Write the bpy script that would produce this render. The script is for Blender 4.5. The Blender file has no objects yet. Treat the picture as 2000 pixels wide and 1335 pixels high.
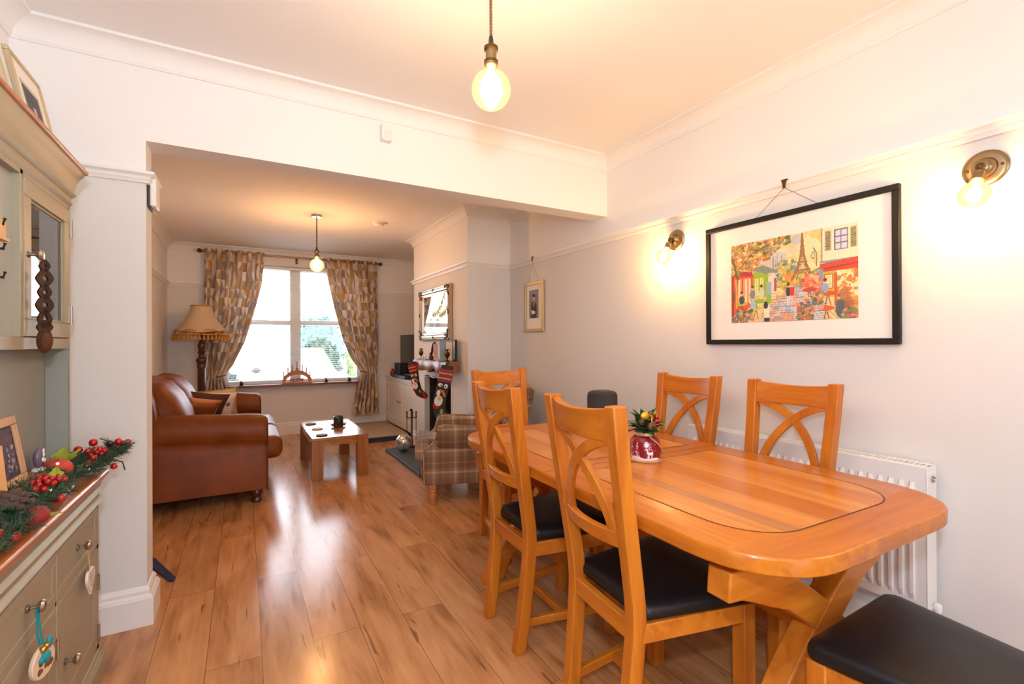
import bpy, bmesh, math, random
import numpy as np
from mathutils import Matrix, Vector, Euler

C = bpy.context.scene.collection
SC = bpy.context.scene
PI = math.pi
R = math.radians
rnd = random.Random(7)

# ------------------------------------------------------------------ camera
cam_d = bpy.data.cameras.new('camera')
cam = bpy.data.objects.new('camera', cam_d)
C.objects.link(cam)
cam_d.sensor_width = 36.0
cam_d.lens = 925.182 / 2000 * 36.0
cam_d.clip_start = 0.02
YAW, PITCH, ROLL, CAMH = 0.5154624, 0.0014859, -0.0043134, 1.24
_cy, _sy, _cp, _sp = math.cos(YAW), math.sin(YAW), math.cos(PITCH), math.sin(PITCH)
_r = Vector((_cy, -_sy, 0)); _f = Vector((_sy*_cp, _cy*_cp, _sp)); _u = Vector((-_sy*_sp, -_cy*_sp, _cp))
_r2 = _r*math.cos(ROLL) + _u*math.sin(ROLL); _u2 = _u*math.cos(ROLL) - _r*math.sin(ROLL)
cam.matrix_world = Matrix(((_r2.x, _u2.x, -_f.x, 0), (_r2.y, _u2.y, -_f.y, 0), (_r2.z, _u2.z, -_f.z, CAMH), (0, 0, 0, 1)))
SC.camera = cam

# ------------------------------------------------------------------ world, daylight, flash, exposure
SC.view_settings.view_transform = 'Standard'
SC.view_settings.look = 'None'
SC.view_settings.gamma = 1.0
SC.view_settings.use_curve_mapping = False
SC.view_settings.exposure = 0.16
SC.cycles.max_bounces = 10
SC.cycles.diffuse_bounces = 5
SC.cycles.glossy_bounces = 5
SC.cycles.transparent_max_bounces = 24
SC.cycles.transmission_bounces = 8
SC.cycles.caustics_reflective = False
SC.cycles.caustics_refractive = False
SC.cycles.sample_clamp_indirect = 10.0
SC.cycles.use_denoising = True

world = bpy.data.worlds.new('overcast_sky'); SC.world = world
world.use_nodes = True
_bg = world.node_tree.nodes['Background']
_bg.inputs['Color'].default_value = (0.86, 0.95, 1.06, 1)
_bg.inputs['Strength'].default_value = 11.0

def light(name, kind, loc, energy, color, size=None, rot=None, sizey=None):
    d = bpy.data.lights.new(name, kind); d.energy = energy; d.color = color
    if kind == 'AREA':
        d.shape = 'RECTANGLE'; d.size = size; d.size_y = sizey or size
    elif size is not None:
        d.shadow_soft_size = size
    o = bpy.data.objects.new(name, d); C.objects.link(o); o.location = loc
    if rot: o.rotation_euler = rot
    return o

FLASH_W, BOUNCE_W = 43.0, 72.0
# the photographer's flash sits on the camera's shoe, a hand above the lens
light('camera_flash', 'POINT', (-0.02, -0.06, 1.53), FLASH_W, (0.79, 0.94, 1.14), 0.04)
# its head also throws a wide soft cone up at the ceiling
_s = light('bounce_flash', 'SPOT', (-0.04, -0.10, 1.56), BOUNCE_W, (0.76, 0.94, 1.18), 0.08)
_s.data.spot_size = R(150); _s.data.spot_blend = 1.0; _s.rotation_euler = Vector((-.12, .42, .9)).to_track_quat('-Z', 'Y').to_euler()
# portals only guide the sampling of the sky through the front window and an unseen slot added behind the camera for daylight
for _n, _l, _r, _sx, _sz in (('back_slot_portal', (0.80, -1.60, 1.07), (R(90), 0, 0), 0.45, 2.1), ('front_window_portal', (0.65, 7.42, 1.50), (R(-90), 0, 0), 1.74, 1.6)):
    _p = light(_n, 'AREA', _l, 1.0, (1, 1, 1), _sx, _r, _sz); _p.data.cycles.is_portal = True

# ------------------------------------------------------------------ helpers
def srgb(r, g, b):
    f = lambda c: (c/255/12.92) if c/255 <= 0.04045 else ((c/255+0.055)/1.055)**2.4
    return (f(r), f(g), f(b))

class MB:
    def __init__(s): s.bm = bmesh.new(); s.mi = 0
    def _v(s, co, M=None):
        co = Vector(co)
        return s.bm.verts.new(M @ co if M else co)
    def _f(s, vs):
        try:
            f = s.bm.faces.new(vs); f.material_index = s.mi; return f
        except ValueError: return None
    def box(s, x0, x1, y0, y1, z0, z1, M=None):
        v = [s._v((x, y, z), M) for z in (z0, z1) for y in (y0, y1) for x in (x0, x1)]
        for q in ((0,2,3,1),(4,5,7,6),(0,1,5,4),(2,6,7,3),(0,4,6,2),(1,3,7,5)): s._f([v[i] for i in q])
        return s
    def prism(s, pts, ax, a0, a1, M=None):
        """polygon of 2-D points pushed along axis ax; the 2-D axes are the other two in x,y,z order"""
        def mk(p, a):
            return {'x': (a, p[0], p[1]), 'y': (p[0], a, p[1]), 'z': (p[0], p[1], a)}[ax]
        A = [s._v(mk(p, a0), M) for p in pts]; B = [s._v(mk(p, a1), M) for p in pts]
        s._f(A); s._f(B[::-1]); n = len(pts)
        for i in range(n): s._f([A[i], A[(i+1) % n], B[(i+1) % n], B[i]])
        return s
    def lathe(s, prof, n=24, M=None, cap=True):
        rings = []
        for r, z in prof:
            if r < 1e-6: rings.append([s._v((0, 0, z), M)])
            else: rings.append([s._v((r*math.cos(2*PI*i/n), r*math.sin(2*PI*i/n), z), M) for i in range(n)])
        for a, b in zip(rings[:-1], rings[1:]):
            for i in range(n):
                j = (i+1) % n
                if len(a) == 1 and len(b) == 1: continue
                if len(a) == 1: s._f([a[0], b[j], b[i]])
                elif len(b) == 1: s._f([a[i], a[j], b[0]])
                else: s._f([a[i], a[j], b[j], b[i]])
        if cap:
            for q in (rings[0], rings[-1]):
                if len(q) > 1: s._f(q)
        return s
    def tube(s, path, r, n=8, closed=False, M=None, flat=1.0):
        P = [Vector(p) for p in path]; rings = []; m = len(P)
        up = Vector((0, 0, 1))
        for i, p in enumerate(P):
            a = P[(i-1) % m] if (closed or i > 0) else P[i]
            b = P[(i+1) % m] if (closed or i < m-1) else P[i]
            t = (b-a).normalized() if (b-a).length > 1e-9 else Vector((0, 0, 1))
            ref = up if abs(t.dot(up)) < 0.95 else Vector((1, 0, 0))
            x = t.cross(ref).normalized(); y = x.cross(t).normalized()
            rr = r[i] if isinstance(r, (list, tuple)) else r
            rings.append([s._v(p + x*rr*math.cos(2*PI*k/n) + y*rr*flat*math.sin(2*PI*k/n), M) for k in range(n)])
        for i in range(m if closed else m-1):
            a, b = rings[i], rings[(i+1) % m]
            for k in range(n): s._f([a[k], a[(k+1) % n], b[(k+1) % n], b[k]])
        if not closed: s._f(rings[0][::-1]); s._f(rings[-1])
        return s
    def ball(s, c, r, n=12, sc=(1, 1, 1), M=None):
        m = n//2; rows = []
        for i in range(m+1):
            t = PI*i/m
            if i in (0, m): rows.append([s._v((c[0], c[1], c[2]+r*sc[2]*math.cos(t)), M)])
            else: rows.append([s._v((c[0]+r*sc[0]*math.sin(t)*math.cos(2*PI*k/n), c[1]+r*sc[1]*math.sin(t)*math.sin(2*PI*k/n), c[2]+r*sc[2]*math.cos(t)), M) for k in range(n)])
        for a, b in zip(rows[:-1], rows[1:]):
            for k in range(n):
                j = (k+1) % n
                if len(a) == 1: s._f([a[0], b[k], b[j]])
                elif len(b) == 1: s._f([a[k], b[0], a[j]])
                else: s._f([a[k], b[k], b[j], a[j]])
        return s
    def strip(s, A, B, closed=False, M=None):
        va = [s._v(p, M) for p in A]; vb = [s._v(p, M) for p in B]
        for i in range(len(A) if closed else len(A)-1):
            j = (i+1) % len(A); s._f([va[i], va[j], vb[j], vb[i]])
        return s
    def loft(s, rings, cap=True, closed=True, M=None):
        V = [[s._v(p, M) for p in r] for r in rings]; n = len(rings[0])
        for a, b in zip(V[:-1], V[1:]):
            for i in range(n if closed else n-1):
                j = (i+1) % n; s._f([a[i], a[j], b[j], b[i]])
        if cap: s._f(V[0][::-1]); s._f(V[-1])
        return s
    def poly(s, pts, M=None): s._f([s._v(p, M) for p in pts]); return s
    def make(s, name, mats, parent=None, bev=0, sharp=38, sub=0, seg=2, loc=None, rotz=None, recalc=True, flatsh=False, bang=40):
        if recalc: bmesh.ops.recalc_face_normals(s.bm, faces=s.bm.faces[:])
        if not flatsh:
            th = R(sharp)
            for e in s.bm.edges:
                if len(e.link_faces) == 2 and e.calc_face_angle(0) > th: e.smooth = False
            for f in s.bm.faces: f.smooth = True
        me = bpy.data.meshes.new(name); s.bm.to_mesh(me); s.bm.free()
        for m in (mats if isinstance(mats, (list, tuple)) else [mats]): me.materials.append(m)
        o = bpy.data.objects.new(name, me); C.objects.link(o)
        if parent is not None: o.parent = parent
        if loc is not None: o.location = loc
        if rotz is not None: o.rotation_euler = (0, 0, rotz)
        if bev:
            b = o.modifiers.new('edges', 'BEVEL'); b.width = bev; b.segments = seg; b.limit_method = 'ANGLE'; b.angle_limit = R(bang); b.use_clamp_overlap = True
        if sub:
            b = o.modifiers.new('smooth', 'SUBSURF'); b.levels = sub; b.render_levels = sub
        return o

def thing(name, label, cat, loc=(0, 0, 0), rotz=0, group=None):
    o = bpy.data.objects.new(name, None); C.objects.link(o); o.empty_display_size = 0.05
    o.location = loc; o.rotation_euler = (0, 0, rotz)
    return tag(o, label, cat, group)
def tag(o, label, cat, group=None):
    o['label'] = label; o['category'] = cat
    if group: o['group'] = group
    return o
def struct(o):
    o['kind'] = 'structure'; return o
def dup(root, loc, rotz, label=None, group=None):
    r = root.copy(); C.objects.link(r); r.location = loc; r.rotation_euler = (0, 0, rotz)
    if label: r['label'] = label
    if group: r['group'] = group
    for ch in list(root.children):
        c = ch.copy(); C.objects.link(c); c.parent = r
        for g in list(ch.children):
            d = g.copy(); C.objects.link(d); d.parent = c
    return r
def rotM(ax, deg, at=(0, 0, 0)):
    return Matrix.Translation(at) @ Matrix.Rotation(R(deg), 4, ax) @ Matrix.Translation(-Vector(at))
def rebase(t, p, rz=0):
    """give a thing built in room coordinates an origin at p, then turn it"""
    p = Vector((p[0], p[1], p[2] if len(p) > 2 else 0)); done = set()
    for ch in t.children_recursive:
        if ch.type == 'MESH' and ch.data.name not in done and ch.matrix_local == Matrix.Identity(4):
            done.add(ch.data.name); ch.data.transform(Matrix.Translation(-p))
    t.location = p; t.rotation_euler = (0, 0, rz)
def arc(cx, cy, r, a0, a1, n, ry=None):
    ry = r if ry is None else ry
    return [(cx+r*math.cos(R(a0+(a1-a0)*i/n)), cy+ry*math.sin(R(a0+(a1-a0)*i/n))) for i in range(n+1)]

# ------------------------------------------------------------------ materials
def newmat(name):
    m = bpy.data.materials.new(name); m.use_nodes = True
    nt = m.node_tree; b = nt.nodes['Principled BSDF']
    return m, nt, b
def N(nt, t, **kw):
    n = nt.nodes.new(t)
    for k, v in kw.items():
        if k in n.inputs.keys(): n.inputs[k].default_value = v
        else: setattr(n, k, v)
    return n
def bumpy(nt, b, scale, strength, dist=0.002, detail=4, vec=None):
    no = N(nt, 'ShaderNodeTexNoise', Scale=scale, Detail=detail)
    bu = N(nt, 'ShaderNodeBump', Strength=strength, Distance=dist)
    if vec is None:
        tc = N(nt, 'ShaderNodeTexCoord'); vec = tc.outputs['Object']
    nt.links.new(vec, no.inputs['Vector'])
    nt.links.new(no.outputs['Fac'], bu.inputs['Height']); nt.links.new(bu.outputs['Normal'], b.inputs['Normal'])
    return no
def mat(name, col, rough=0.6, metal=0.0, spec=0.5, bump=None, coat=0, sheen=0, var=0, vs=8, alpha=1):
    m, nt, b = newmat(name)
    b.inputs['Base Color'].default_value = (*col, 1); b.inputs['Roughness'].default_value = rough
    b.inputs['Metallic'].default_value = metal; b.inputs['Specular IOR Level'].default_value = spec
    b.inputs['Coat Weight'].default_value = coat; b.inputs['Coat Roughness'].default_value = 0.15
    b.inputs['Sheen Weight'].default_value = sheen
    if bump: bumpy(nt, b, bump[0], bump[1], bump[2] if len(bump) > 2 else 0.002)
    if var:
        tc = N(nt, 'ShaderNodeTexCoord'); no = N(nt, 'ShaderNodeTexNoise', Scale=vs, Detail=5)
        nt.links.new(tc.outputs['Object'], no.inputs['Vector'])
        mx = N(nt, 'ShaderNodeMix', data_type='RGBA', blend_type='MULTIPLY'); mx.inputs[0].default_value = 1
        rp = N(nt, 'ShaderNodeMapRange'); rp.inputs['From Min'].default_value = .3; rp.inputs['From Max'].default_value = .7
        rp.inputs['To Min'].default_value = 1-var; rp.inputs['To Max'].default_value = 1+var
        nt.links.new(no.outputs['Fac'], rp.inputs['Value'])
        mx.inputs[6].default_value = (*col, 1); nt.links.new(rp.outputs[0], mx.inputs[7])
        nt.links.new(mx.outputs[2], b.inputs['Base Color'])
    return m
def emis(name, col, s):
    m, nt, b = newmat(name); nt.nodes.remove(b)
    e = N(nt, 'ShaderNodeEmission', Strength=s); e.inputs['Color'].default_value = (*col, 1)
    nt.links.new(e.outputs[0], nt.nodes['Material Output'].inputs['Surface']); return m
def wood(name, c1, c2, axis='x', rough=0.4, scale=1.0, knots=0.5, coat=0.0, spec=.5):
    """grain runs along the given object axis"""
    m, nt, b = newmat(name)
    tc = N(nt, 'ShaderNodeTexCoord'); oi = N(nt, 'ShaderNodeObjectInfo')
    mp = N(nt, 'ShaderNodeMapping')
    s = [14*scale]*3; s['xyz'.index(axis)] = 0.9*scale
    mp.inputs['Scale'].default_value = s
    ad = N(nt, 'ShaderNodeVectorMath', operation='ADD'); mu = N(nt, 'ShaderNodeMath', operation='MULTIPLY'); mu.inputs[1].default_value = 37
    nt.links.new(oi.outputs['Random'], mu.inputs[0]); nt.links.new(tc.outputs['Object'], mp.inputs['Vector'])
    nt.links.new(mp.outputs[0], ad.inputs[0]); nt.links.new(mu.outputs[0], ad.inputs[1])
    n1 = N(nt, 'ShaderNodeTexNoise', Scale=1.0, Detail=5, Distortion=1.2)
    n2 = N(nt, 'ShaderNodeTexNoise', Scale=6.0, Detail=3, Distortion=0.3)
    for n in (n1, n2): nt.links.new(ad.outputs[0], n.inputs['Vector'])
    mx = N(nt, 'ShaderNodeMath', operation='MULTIPLY_ADD'); mx.inputs[1].default_value = 0.35
    nt.links.new(n2.outputs['Fac'], mx.inputs[0]); nt.links.new(n1.outputs['Fac'], mx.inputs[2])
    rp = N(nt, 'ShaderNodeValToRGB')
    rp.color_ramp.elements[0].position = 0.42; rp.color_ramp.elements[0].color = (*c2, 1)
    rp.color_ramp.elements[1].position = 0.82; rp.color_ramp.elements[1].color = (*c1, 1)
    nt.links.new(mx.outputs[0], rp.inputs['Fac']); nt.links.new(rp.outputs['Color'], b.inputs['Base Color'])
    b.inputs['Roughness'].default_value = rough; b.inputs['Coat Weight'].default_value = coat; b.inputs['Coat Roughness'].default_value = .2
    b.inputs['Specular IOR Level'].default_value = spec
    bu = N(nt, 'ShaderNodeBump', Strength=0.15, Distance=0.001); nt.links.new(mx.outputs[0], bu.inputs['Height']); nt.links.new(bu.outputs[0], b.inputs['Normal'])
    return m
def glass_mat(name, tint=(1, 1, 1), gloss=0.08, rough=0.02):
    """thin clear pane: mostly see-through, mirror-like at grazing angles"""
    m, nt, b = newmat(name); nt.nodes.remove(b)
    t = N(nt, 'ShaderNodeBsdfTransparent'); t.inputs['Color'].default_value = (*tint, 1)
    g = N(nt, 'ShaderNodeBsdfGlossy', Roughness=rough)
    fr = N(nt, 'ShaderNodeFresnel', IOR=1.45)
    mx = N(nt, 'ShaderNodeMixShader')
    a = N(nt, 'ShaderNodeMath', operation='MULTIPLY_ADD'); a.inputs[1].default_value = 0.9; a.inputs[2].default_value = gloss
    nt.links.new(fr.outputs[0], a.inputs[0]); nt.links.new(a.outputs[0], mx.inputs[0])
    nt.links.new(t.outputs[0], mx.inputs[1]); nt.links.new(g.outputs[0], mx.inputs[2])
    nt.links.new(mx.outputs[0], nt.nodes['Material Output'].inputs['Surface']); return m
def print_mat(name, rough=0.5, spec=.3):
    m, nt, b = newmat(name); a = N(nt, 'ShaderNodeVertexColor'); a.layer_name = 'ink'
    nt.links.new(a.outputs['Color'], b.inputs['Base Color']); b.inputs['Roughness'].default_value = rough
    b.inputs['Specular IOR Level'].default_value = spec; return m

M = {}
M['upper'] = mat('white_wall_paint', (.86, .85, .84), .85, bump=(180, .06))
M['lower'] = mat('putty_wall_paint', (.75, .735, .715), .85, bump=(180, .06))
M['ceil'] = mat('ceiling_paint', (.86, .845, .835), .9, bump=(90, .05))
M['trim'] = mat('white_gloss_woodwork', (.86, .84, .815), .35)
M['white'] = mat('white_plastic', (.85, .84, .82), .35)
OAK1, OAK2 = srgb(204, 121, 34), srgb(174, 90, 16)
M['oakx'] = wood('honey_oak_x', OAK1, OAK2, 'x', .36, coat=.05, spec=.4)
M['oaky'] = wood('honey_oak_y', OAK1, OAK2, 'y', .30, coat=.15, spec=.4)
M['oakz'] = wood('honey_oak_z', OAK1, OAK2, 'z', .38, coat=.05, spec=.4)
M['oakdark'] = wood('oak_heart_board', srgb(190, 122, 62), srgb(160, 95, 44), 'y', .3, coat=.2)
M['groove'] = mat('dark_groove', srgb(84, 44, 16), .7)
M['seat'] = mat('brown_black_leather', (.010, .008, .0085), .40, bump=(140, .12), spec=.32)
M['leather'] = mat('tan_leather', srgb(122, 60, 18), .48, bump=(24, .22, .004), var=.18, vs=6, spec=.28)
M['leather_d'] = mat('dark_leather', srgb(92, 46, 22), .38, bump=(40, .25, .003), var=.2, vs=8)
M['sage'] = mat('sage_grey_paint', srgb(154, 145, 122), .45)
M['sage_in'] = mat('grey_green_paint', srgb(140, 143, 136), .5)
M['brass'] = mat('antique_brass', srgb(152, 128, 96), .3, 1.0)
M['brass_d'] = mat('dark_brass', srgb(105, 78, 42), .35, 1.0)
M['steel'] = mat('brushed_nickel', srgb(175, 168, 158), .28, 1.0)
M['black'] = mat('black_plastic', (.012, .012, .013), .42)
M['blackf'] = mat('black_frame', (.009, .008, .008), .5, spec=.3)
M['grey_dark'] = mat('charcoal_cloth', (.028, .030, .034), .8, bump=(600, .3, .001))
M['slate'] = mat('slate', srgb(72, 78, 86), .5, bump=(30, .3), var=.15)
M['carpet'] = mat('beige_carpet', srgb(178, 158, 136), .95, bump=(500, .6, .003), var=.1, vs=60)
M['navy'] = mat('navy_edge', srgb(44, 52, 78), .7)
M['red'] = mat('red_berry', srgb(178, 14, 16), .22, coat=.4)
M['crimson'] = mat('crimson', srgb(150, 18, 30), .3)
M['gold'] = mat('gold', srgb(212, 166, 74), .3, 1.0)
M['gilt'] = mat('gilt_frame', srgb(206, 186, 148), .38, .6)
M['silver'] = mat('silver_gilt', srgb(196, 188, 172), .28, .9)
M['mount'] = mat('white_mount_board', srgb(240, 236, 230), .8)
M['mirror'] = mat('mirror', (.93, .93, .93), .0, 1.0)
M['pane'] = glass_mat('window_glass', gloss=.03)
M['doorglass'] = glass_mat('cabinet_glass', (.9, .93, .92), .16)
M['print'] = print_mat('printed_ink')
M['knit'] = print_mat('knitted_wool', .95, .1)
M['mdark'] = wood('dark_mahogany', srgb(80, 38, 22), srgb(48, 20, 12), 'z', .3, coat=.3)
M['walnut'] = wood('carved_walnut', srgb(88, 50, 24), srgb(44, 22, 10), 'z', .6, spec=.2)
M['rust'] = wood('rustic_beam', srgb(150, 98, 66), srgb(100, 58, 34), 'y', .4, .6)
M['sillw'] = wood('stained_sill', srgb(150, 84, 48), srgb(110, 56, 30), 'x', .3)
M['coffee'] = wood('coffee_table_oak_x', srgb(178, 116, 58), srgb(140, 84, 36), 'y', .22, coat=.6)
M['coffeez'] = wood('coffee_table_oak_z', srgb(178, 112, 52), srgb(140, 82, 34), 'z', .35)
M['topwood'] = wood('dresser_top_wood', srgb(176, 104, 54), srgb(140, 76, 36), 'y', .3, coat=.3)
M['cream'] = mat('cream_cloth', srgb(226, 206, 178), .9, bump=(300, .2, .001))
M['fringe'] = mat('gold_fringe', srgb(196, 138, 62), .9)
M['shade'] = None
M['green'] = mat('fir_needles', srgb(52, 74, 50), .7, var=.3, vs=30)
M['leafg'] = mat('holly_leaf', srgb(44, 84, 36), .4, var=.25, vs=20)
M['lime'] = mat('lime_leaf', srgb(150, 160, 50), .6)
M['rope'] = mat('rope', srgb(190, 140, 96), .9)
M['peach'] = mat('peach_card', srgb(232, 178, 120), .8)
M['pinew'] = wood('light_pine_frame', srgb(206, 164, 122), srgb(180, 134, 94), 'z', .5)
M['brick'] = mat('sooty_brick', srgb(60, 46, 40), .9, bump=(20, .6, .01), var=.4, vs=14)
M['plaster'] = mat('rough_white_plaster', (.80, .78, .76), .9, bump=(14, .35, .006))
M['wire'] = mat('picture_wire', srgb(90, 80, 66), .5, .5)
M['flex'] = mat('copper_braid_flex', srgb(150, 88, 60), .7)
M['darkflex'] = mat('dark_braid_flex', srgb(60, 44, 36), .7)
M['charcoal'] = mat('dark_rubber', (.03, .03, .032), .6)
M['coralv'] = mat('red_glazed', srgb(150, 44, 30), .2, coat=.5)
M['teal'] = mat('teal_ribbon', srgb(20, 140, 150), .4)
M['tan'] = mat('tan_card', srgb(214, 176, 132), .7)

# ------------------------------------------------------------------ the room shell
XR, XL, YB, YBB, YF, YBACK = 2.290, -0.815, 2.640, 2.788, 7.157, -1.60
XP, ZB, H1, H2, ZR = -0.377, 2.147, 2.555, 2.500, 1.982
XC, YC0, YC1 = 1.829, 4.067, 5.675
WX0, WX1, WZ0, WZ1 = -0.22, 1.52, 0.70, 2.30

def floor_mat():
    m, nt, b = newmat('oak_laminate_planks')
    tc = N(nt, 'ShaderNodeTexCoord'); sp = N(nt, 'ShaderNodeSeparateXYZ'); nt.links.new(tc.outputs['Object'], sp.inputs[0])
    ax = N(nt, 'ShaderNodeMath', operation='ADD'); ax.inputs[1].default_value = -0.06+19*0.19
    ay = N(nt, 'ShaderNodeMath', operation='ADD'); ay.inputs[1].default_value = -2.835+14
    nt.links.new(sp.outputs['X'], ax.inputs[0]); nt.links.new(sp.outputs['Y'], ay.inputs[0])
    cb = N(nt, 'ShaderNodeCombineXYZ'); nt.links.new(ay.outputs[0], cb.inputs['X']); nt.links.new(ax.outputs[0], cb.inputs['Y'])
    br = N(nt, 'ShaderNodeTexBrick', offset=0.5, offset_frequency=2, squash=1.0)
    br.inputs['Scale'].default_value = 1; br.inputs['Brick Width'].default_value = 1.4; br.inputs['Row Height'].default_value = 0.19
    br.inputs['Mortar Size'].default_value = 0.0016; br.inputs['Mortar Smooth'].default_value = 0.1; br.inputs['Bias'].default_value = 0
    br.inputs['Color1'].default_value = (0, 0, 0, 1); br.inputs['Color2'].default_value = (1, 1, 1, 1); br.inputs['Mortar'].default_value = (.5, .5, .5, 1)
    nt.links.new(cb.outputs[0], br.inputs['Vector'])
    # each board shifts the grain
    mp = N(nt, 'ShaderNodeMapping'); mp.inputs['Scale'].default_value = (11, 1.9, 1)
    nt.links.new(tc.outputs['Object'], mp.inputs['Vector'])
    sh = N(nt, 'ShaderNodeVectorMath', operation='MULTIPLY_ADD'); sh.inputs[1].default_value = (9, 23, 5)
    nt.links.new(br.outputs['Color'], sh.inputs[0]); nt.links.new(mp.outputs[0], sh.inputs[2])
    n1 = N(nt, 'ShaderNodeTexNoise', Scale=1, Detail=6, Distortion=.8); nt.links.new(sh.outputs[0], n1.inputs['Vector'])
    mp2 = N(nt, 'ShaderNodeMapping'); mp2.inputs['Scale'].default_value = (60, 4, 1); nt.links.new(tc.outputs['Object'], mp2.inputs['Vector'])
    n2 = N(nt, 'ShaderNodeTexNoise', Scale=1, Detail=4); nt.links.new(mp2.outputs[0], n2.inputs['Vector'])
    ad = N(nt, 'ShaderNodeMath', operation='MULTIPLY_ADD'); ad.inputs[1].default_value = .3
    nt.links.new(n2.outputs['Fac'], ad.inputs[0]); nt.links.new(n1.outputs['Fac'], ad.inputs[2])
    rp = N(nt, 'ShaderNodeValToRGB'); cr = rp.color_ramp
    cr.elements[0].position = .40; cr.elements[0].color = (*srgb(154, 102, 60), 1)
    cr.elements[1].position = .86; cr.elements[1].color = (*srgb(216, 158, 106), 1)
    e = cr.elements.new(.60); e.color = (*srgb(194, 134, 84), 1)
    nt.links.new(ad.outputs[0], rp.inputs['Fac'])
    # tone of each board
    mr = N(nt, 'ShaderNodeMapRange'); mr.inputs['To Min'].default_value = .86; mr.inputs['To Max'].default_value = 1.08
    nt.links.new(br.outputs['Color'], mr.inputs['Value'])
    mx = N(nt, 'ShaderNodeMix', data_type='RGBA', blend_type='MULTIPLY'); mx.inputs[0].default_value = 1
    nt.links.new(rp.outputs['Color'], mx.inputs[6]); nt.links.new(mr.outputs[0], mx.inputs[7])
    # dark splits along the grain
    mp3 = N(nt, 'ShaderNodeMapping'); mp3.inputs['Scale'].default_value = (26, 3.2, 1); nt.links.new(tc.outputs['Object'], mp3.inputs['Vector'])
    n3 = N(nt, 'ShaderNodeTexNoise', Scale=1, Detail=3, Distortion=.6); nt.links.new(mp3.outputs[0], n3.inputs['Vector'])
    r3 = N(nt, 'ShaderNodeMapRange'); r3.inputs['From Min'].default_value = .66; r3.inputs['From Max'].default_value = .71
    nt.links.new(n3.outputs['Fac'], r3.inputs['Value'])
    mo = N(nt, 'ShaderNodeMath', operation='MAXIMUM'); nt.links.new(r3.outputs[0], mo.inputs[0]); nt.links.new(br.outputs['Fac'], mo.inputs[1])
    ml = N(nt, 'ShaderNodeMath', operation='MULTIPLY'); ml.inputs[1].default_value = .62; nt.links.new(mo.outputs[0], ml.inputs[0])
    m2 = N(nt, 'ShaderNodeMix', data_type='RGBA'); nt.links.new(ml.outputs[0], m2.inputs[0]); nt.links.new(mx.outputs[2], m2.inputs[6])
    m2.inputs[7].default_value = (*srgb(74, 44, 24), 1)
    nt.links.new(m2.outputs[2], b.inputs['Base Color'])
    b.inputs['Roughness'].default_value = .22; b.inputs['Specular IOR Level'].default_value = .5
    rr = N(nt, 'ShaderNodeMapRange'); rr.inputs['To Min'].default_value = .15; rr.inputs['To Max'].default_value = .26
    nt.links.new(n1.outputs['Fac'], rr.inputs['Value']); nt.links.new(rr.outputs[0], b.inputs['Roughness'])
    iv = N(nt, 'ShaderNodeMath', operation='MULTIPLY_ADD'); iv.inputs[1].default_value = -1.0
    nt.links.new(mo.outputs[0], iv.inputs[0]); nt.links.new(ad.outputs[0], iv.inputs[2])
    bu = N(nt, 'ShaderNodeBump', Strength=.10, Distance=.0012); nt.links.new(iv.outputs[0], bu.inputs['Height']); nt.links.new(bu.outputs[0], b.inputs['Normal'])
    return m
M['floor'] = floor_mat()

struct(MB().box(XL, XR, YBACK, YF, -0.05, 0).make('floor', M['floor']))
b = MB(); b.box(XL-.1, XR+.1, YBACK-.1, YB+.02, H1, H1+.1); b.box(XL-.1, XR+.1, YBB-.02, YF+.1, H2, H2+.15); struct(b.make('ceiling', M['ceil']))

def wall(name, boxes, mats=None):
    """boxes: x0,x1,y0,y1,z0,z1; split at the picture rail into putty below and white above"""
    b = MB()
    for x0, x1, y0, y1, z0, z1 in boxes:
        if z0 < ZR < z1:
            b.mi = 0; b.box(x0, x1, y0, y1, z0, ZR); b.mi = 1; b.box(x0, x1, y0, y1, ZR, z1)
        else:
            b.mi = 0 if z1 <= ZR else 1; b.box(x0, x1, y0, y1, z0, z1)
    return struct(b.make(name, mats or [M['lower'], M['upper']]))
HT = 2.62
wall('wall_right', [(XR, XR+.12, YBACK-.1, YF+.25, -.05, HT)])
wall('wall_left', [(XL-.12, XL, YBACK-.1, YF+.25, -.05, HT)])
wall('wall_back', [(XL, .57, YBACK-.12, YBACK, 0, HT), (1.03, XR, YBACK-.12, YBACK, 0, HT), (.57, 1.03, YBACK-.12, YBACK, 2.12, HT)])  # unseen tall slot added to let in soft daylight, width set by brightness
wall('wall_front', [(XL, WX0, YF, YF+.25, 0, H2+.1), (WX1, XR, YF, YF+.25, 0, H2+.1), (WX0, WX1, YF, YF+.25, 0, WZ0-.03), (WX0, WX1, YF, YF+.25, WZ1, H2+.1)])
wall('wall_divider', [(XL, XP, YB, YBB, 0, ZB), (XL, XR, YB, YBB, ZB, H1)])
wall('wall_chimney', [(XC, XR, YC0, 4.455, 0, H2), (XC, XR, 5.285, YC1, 0, H2), (XC, XR, 4.455, 5.285, .875, H2)])
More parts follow.
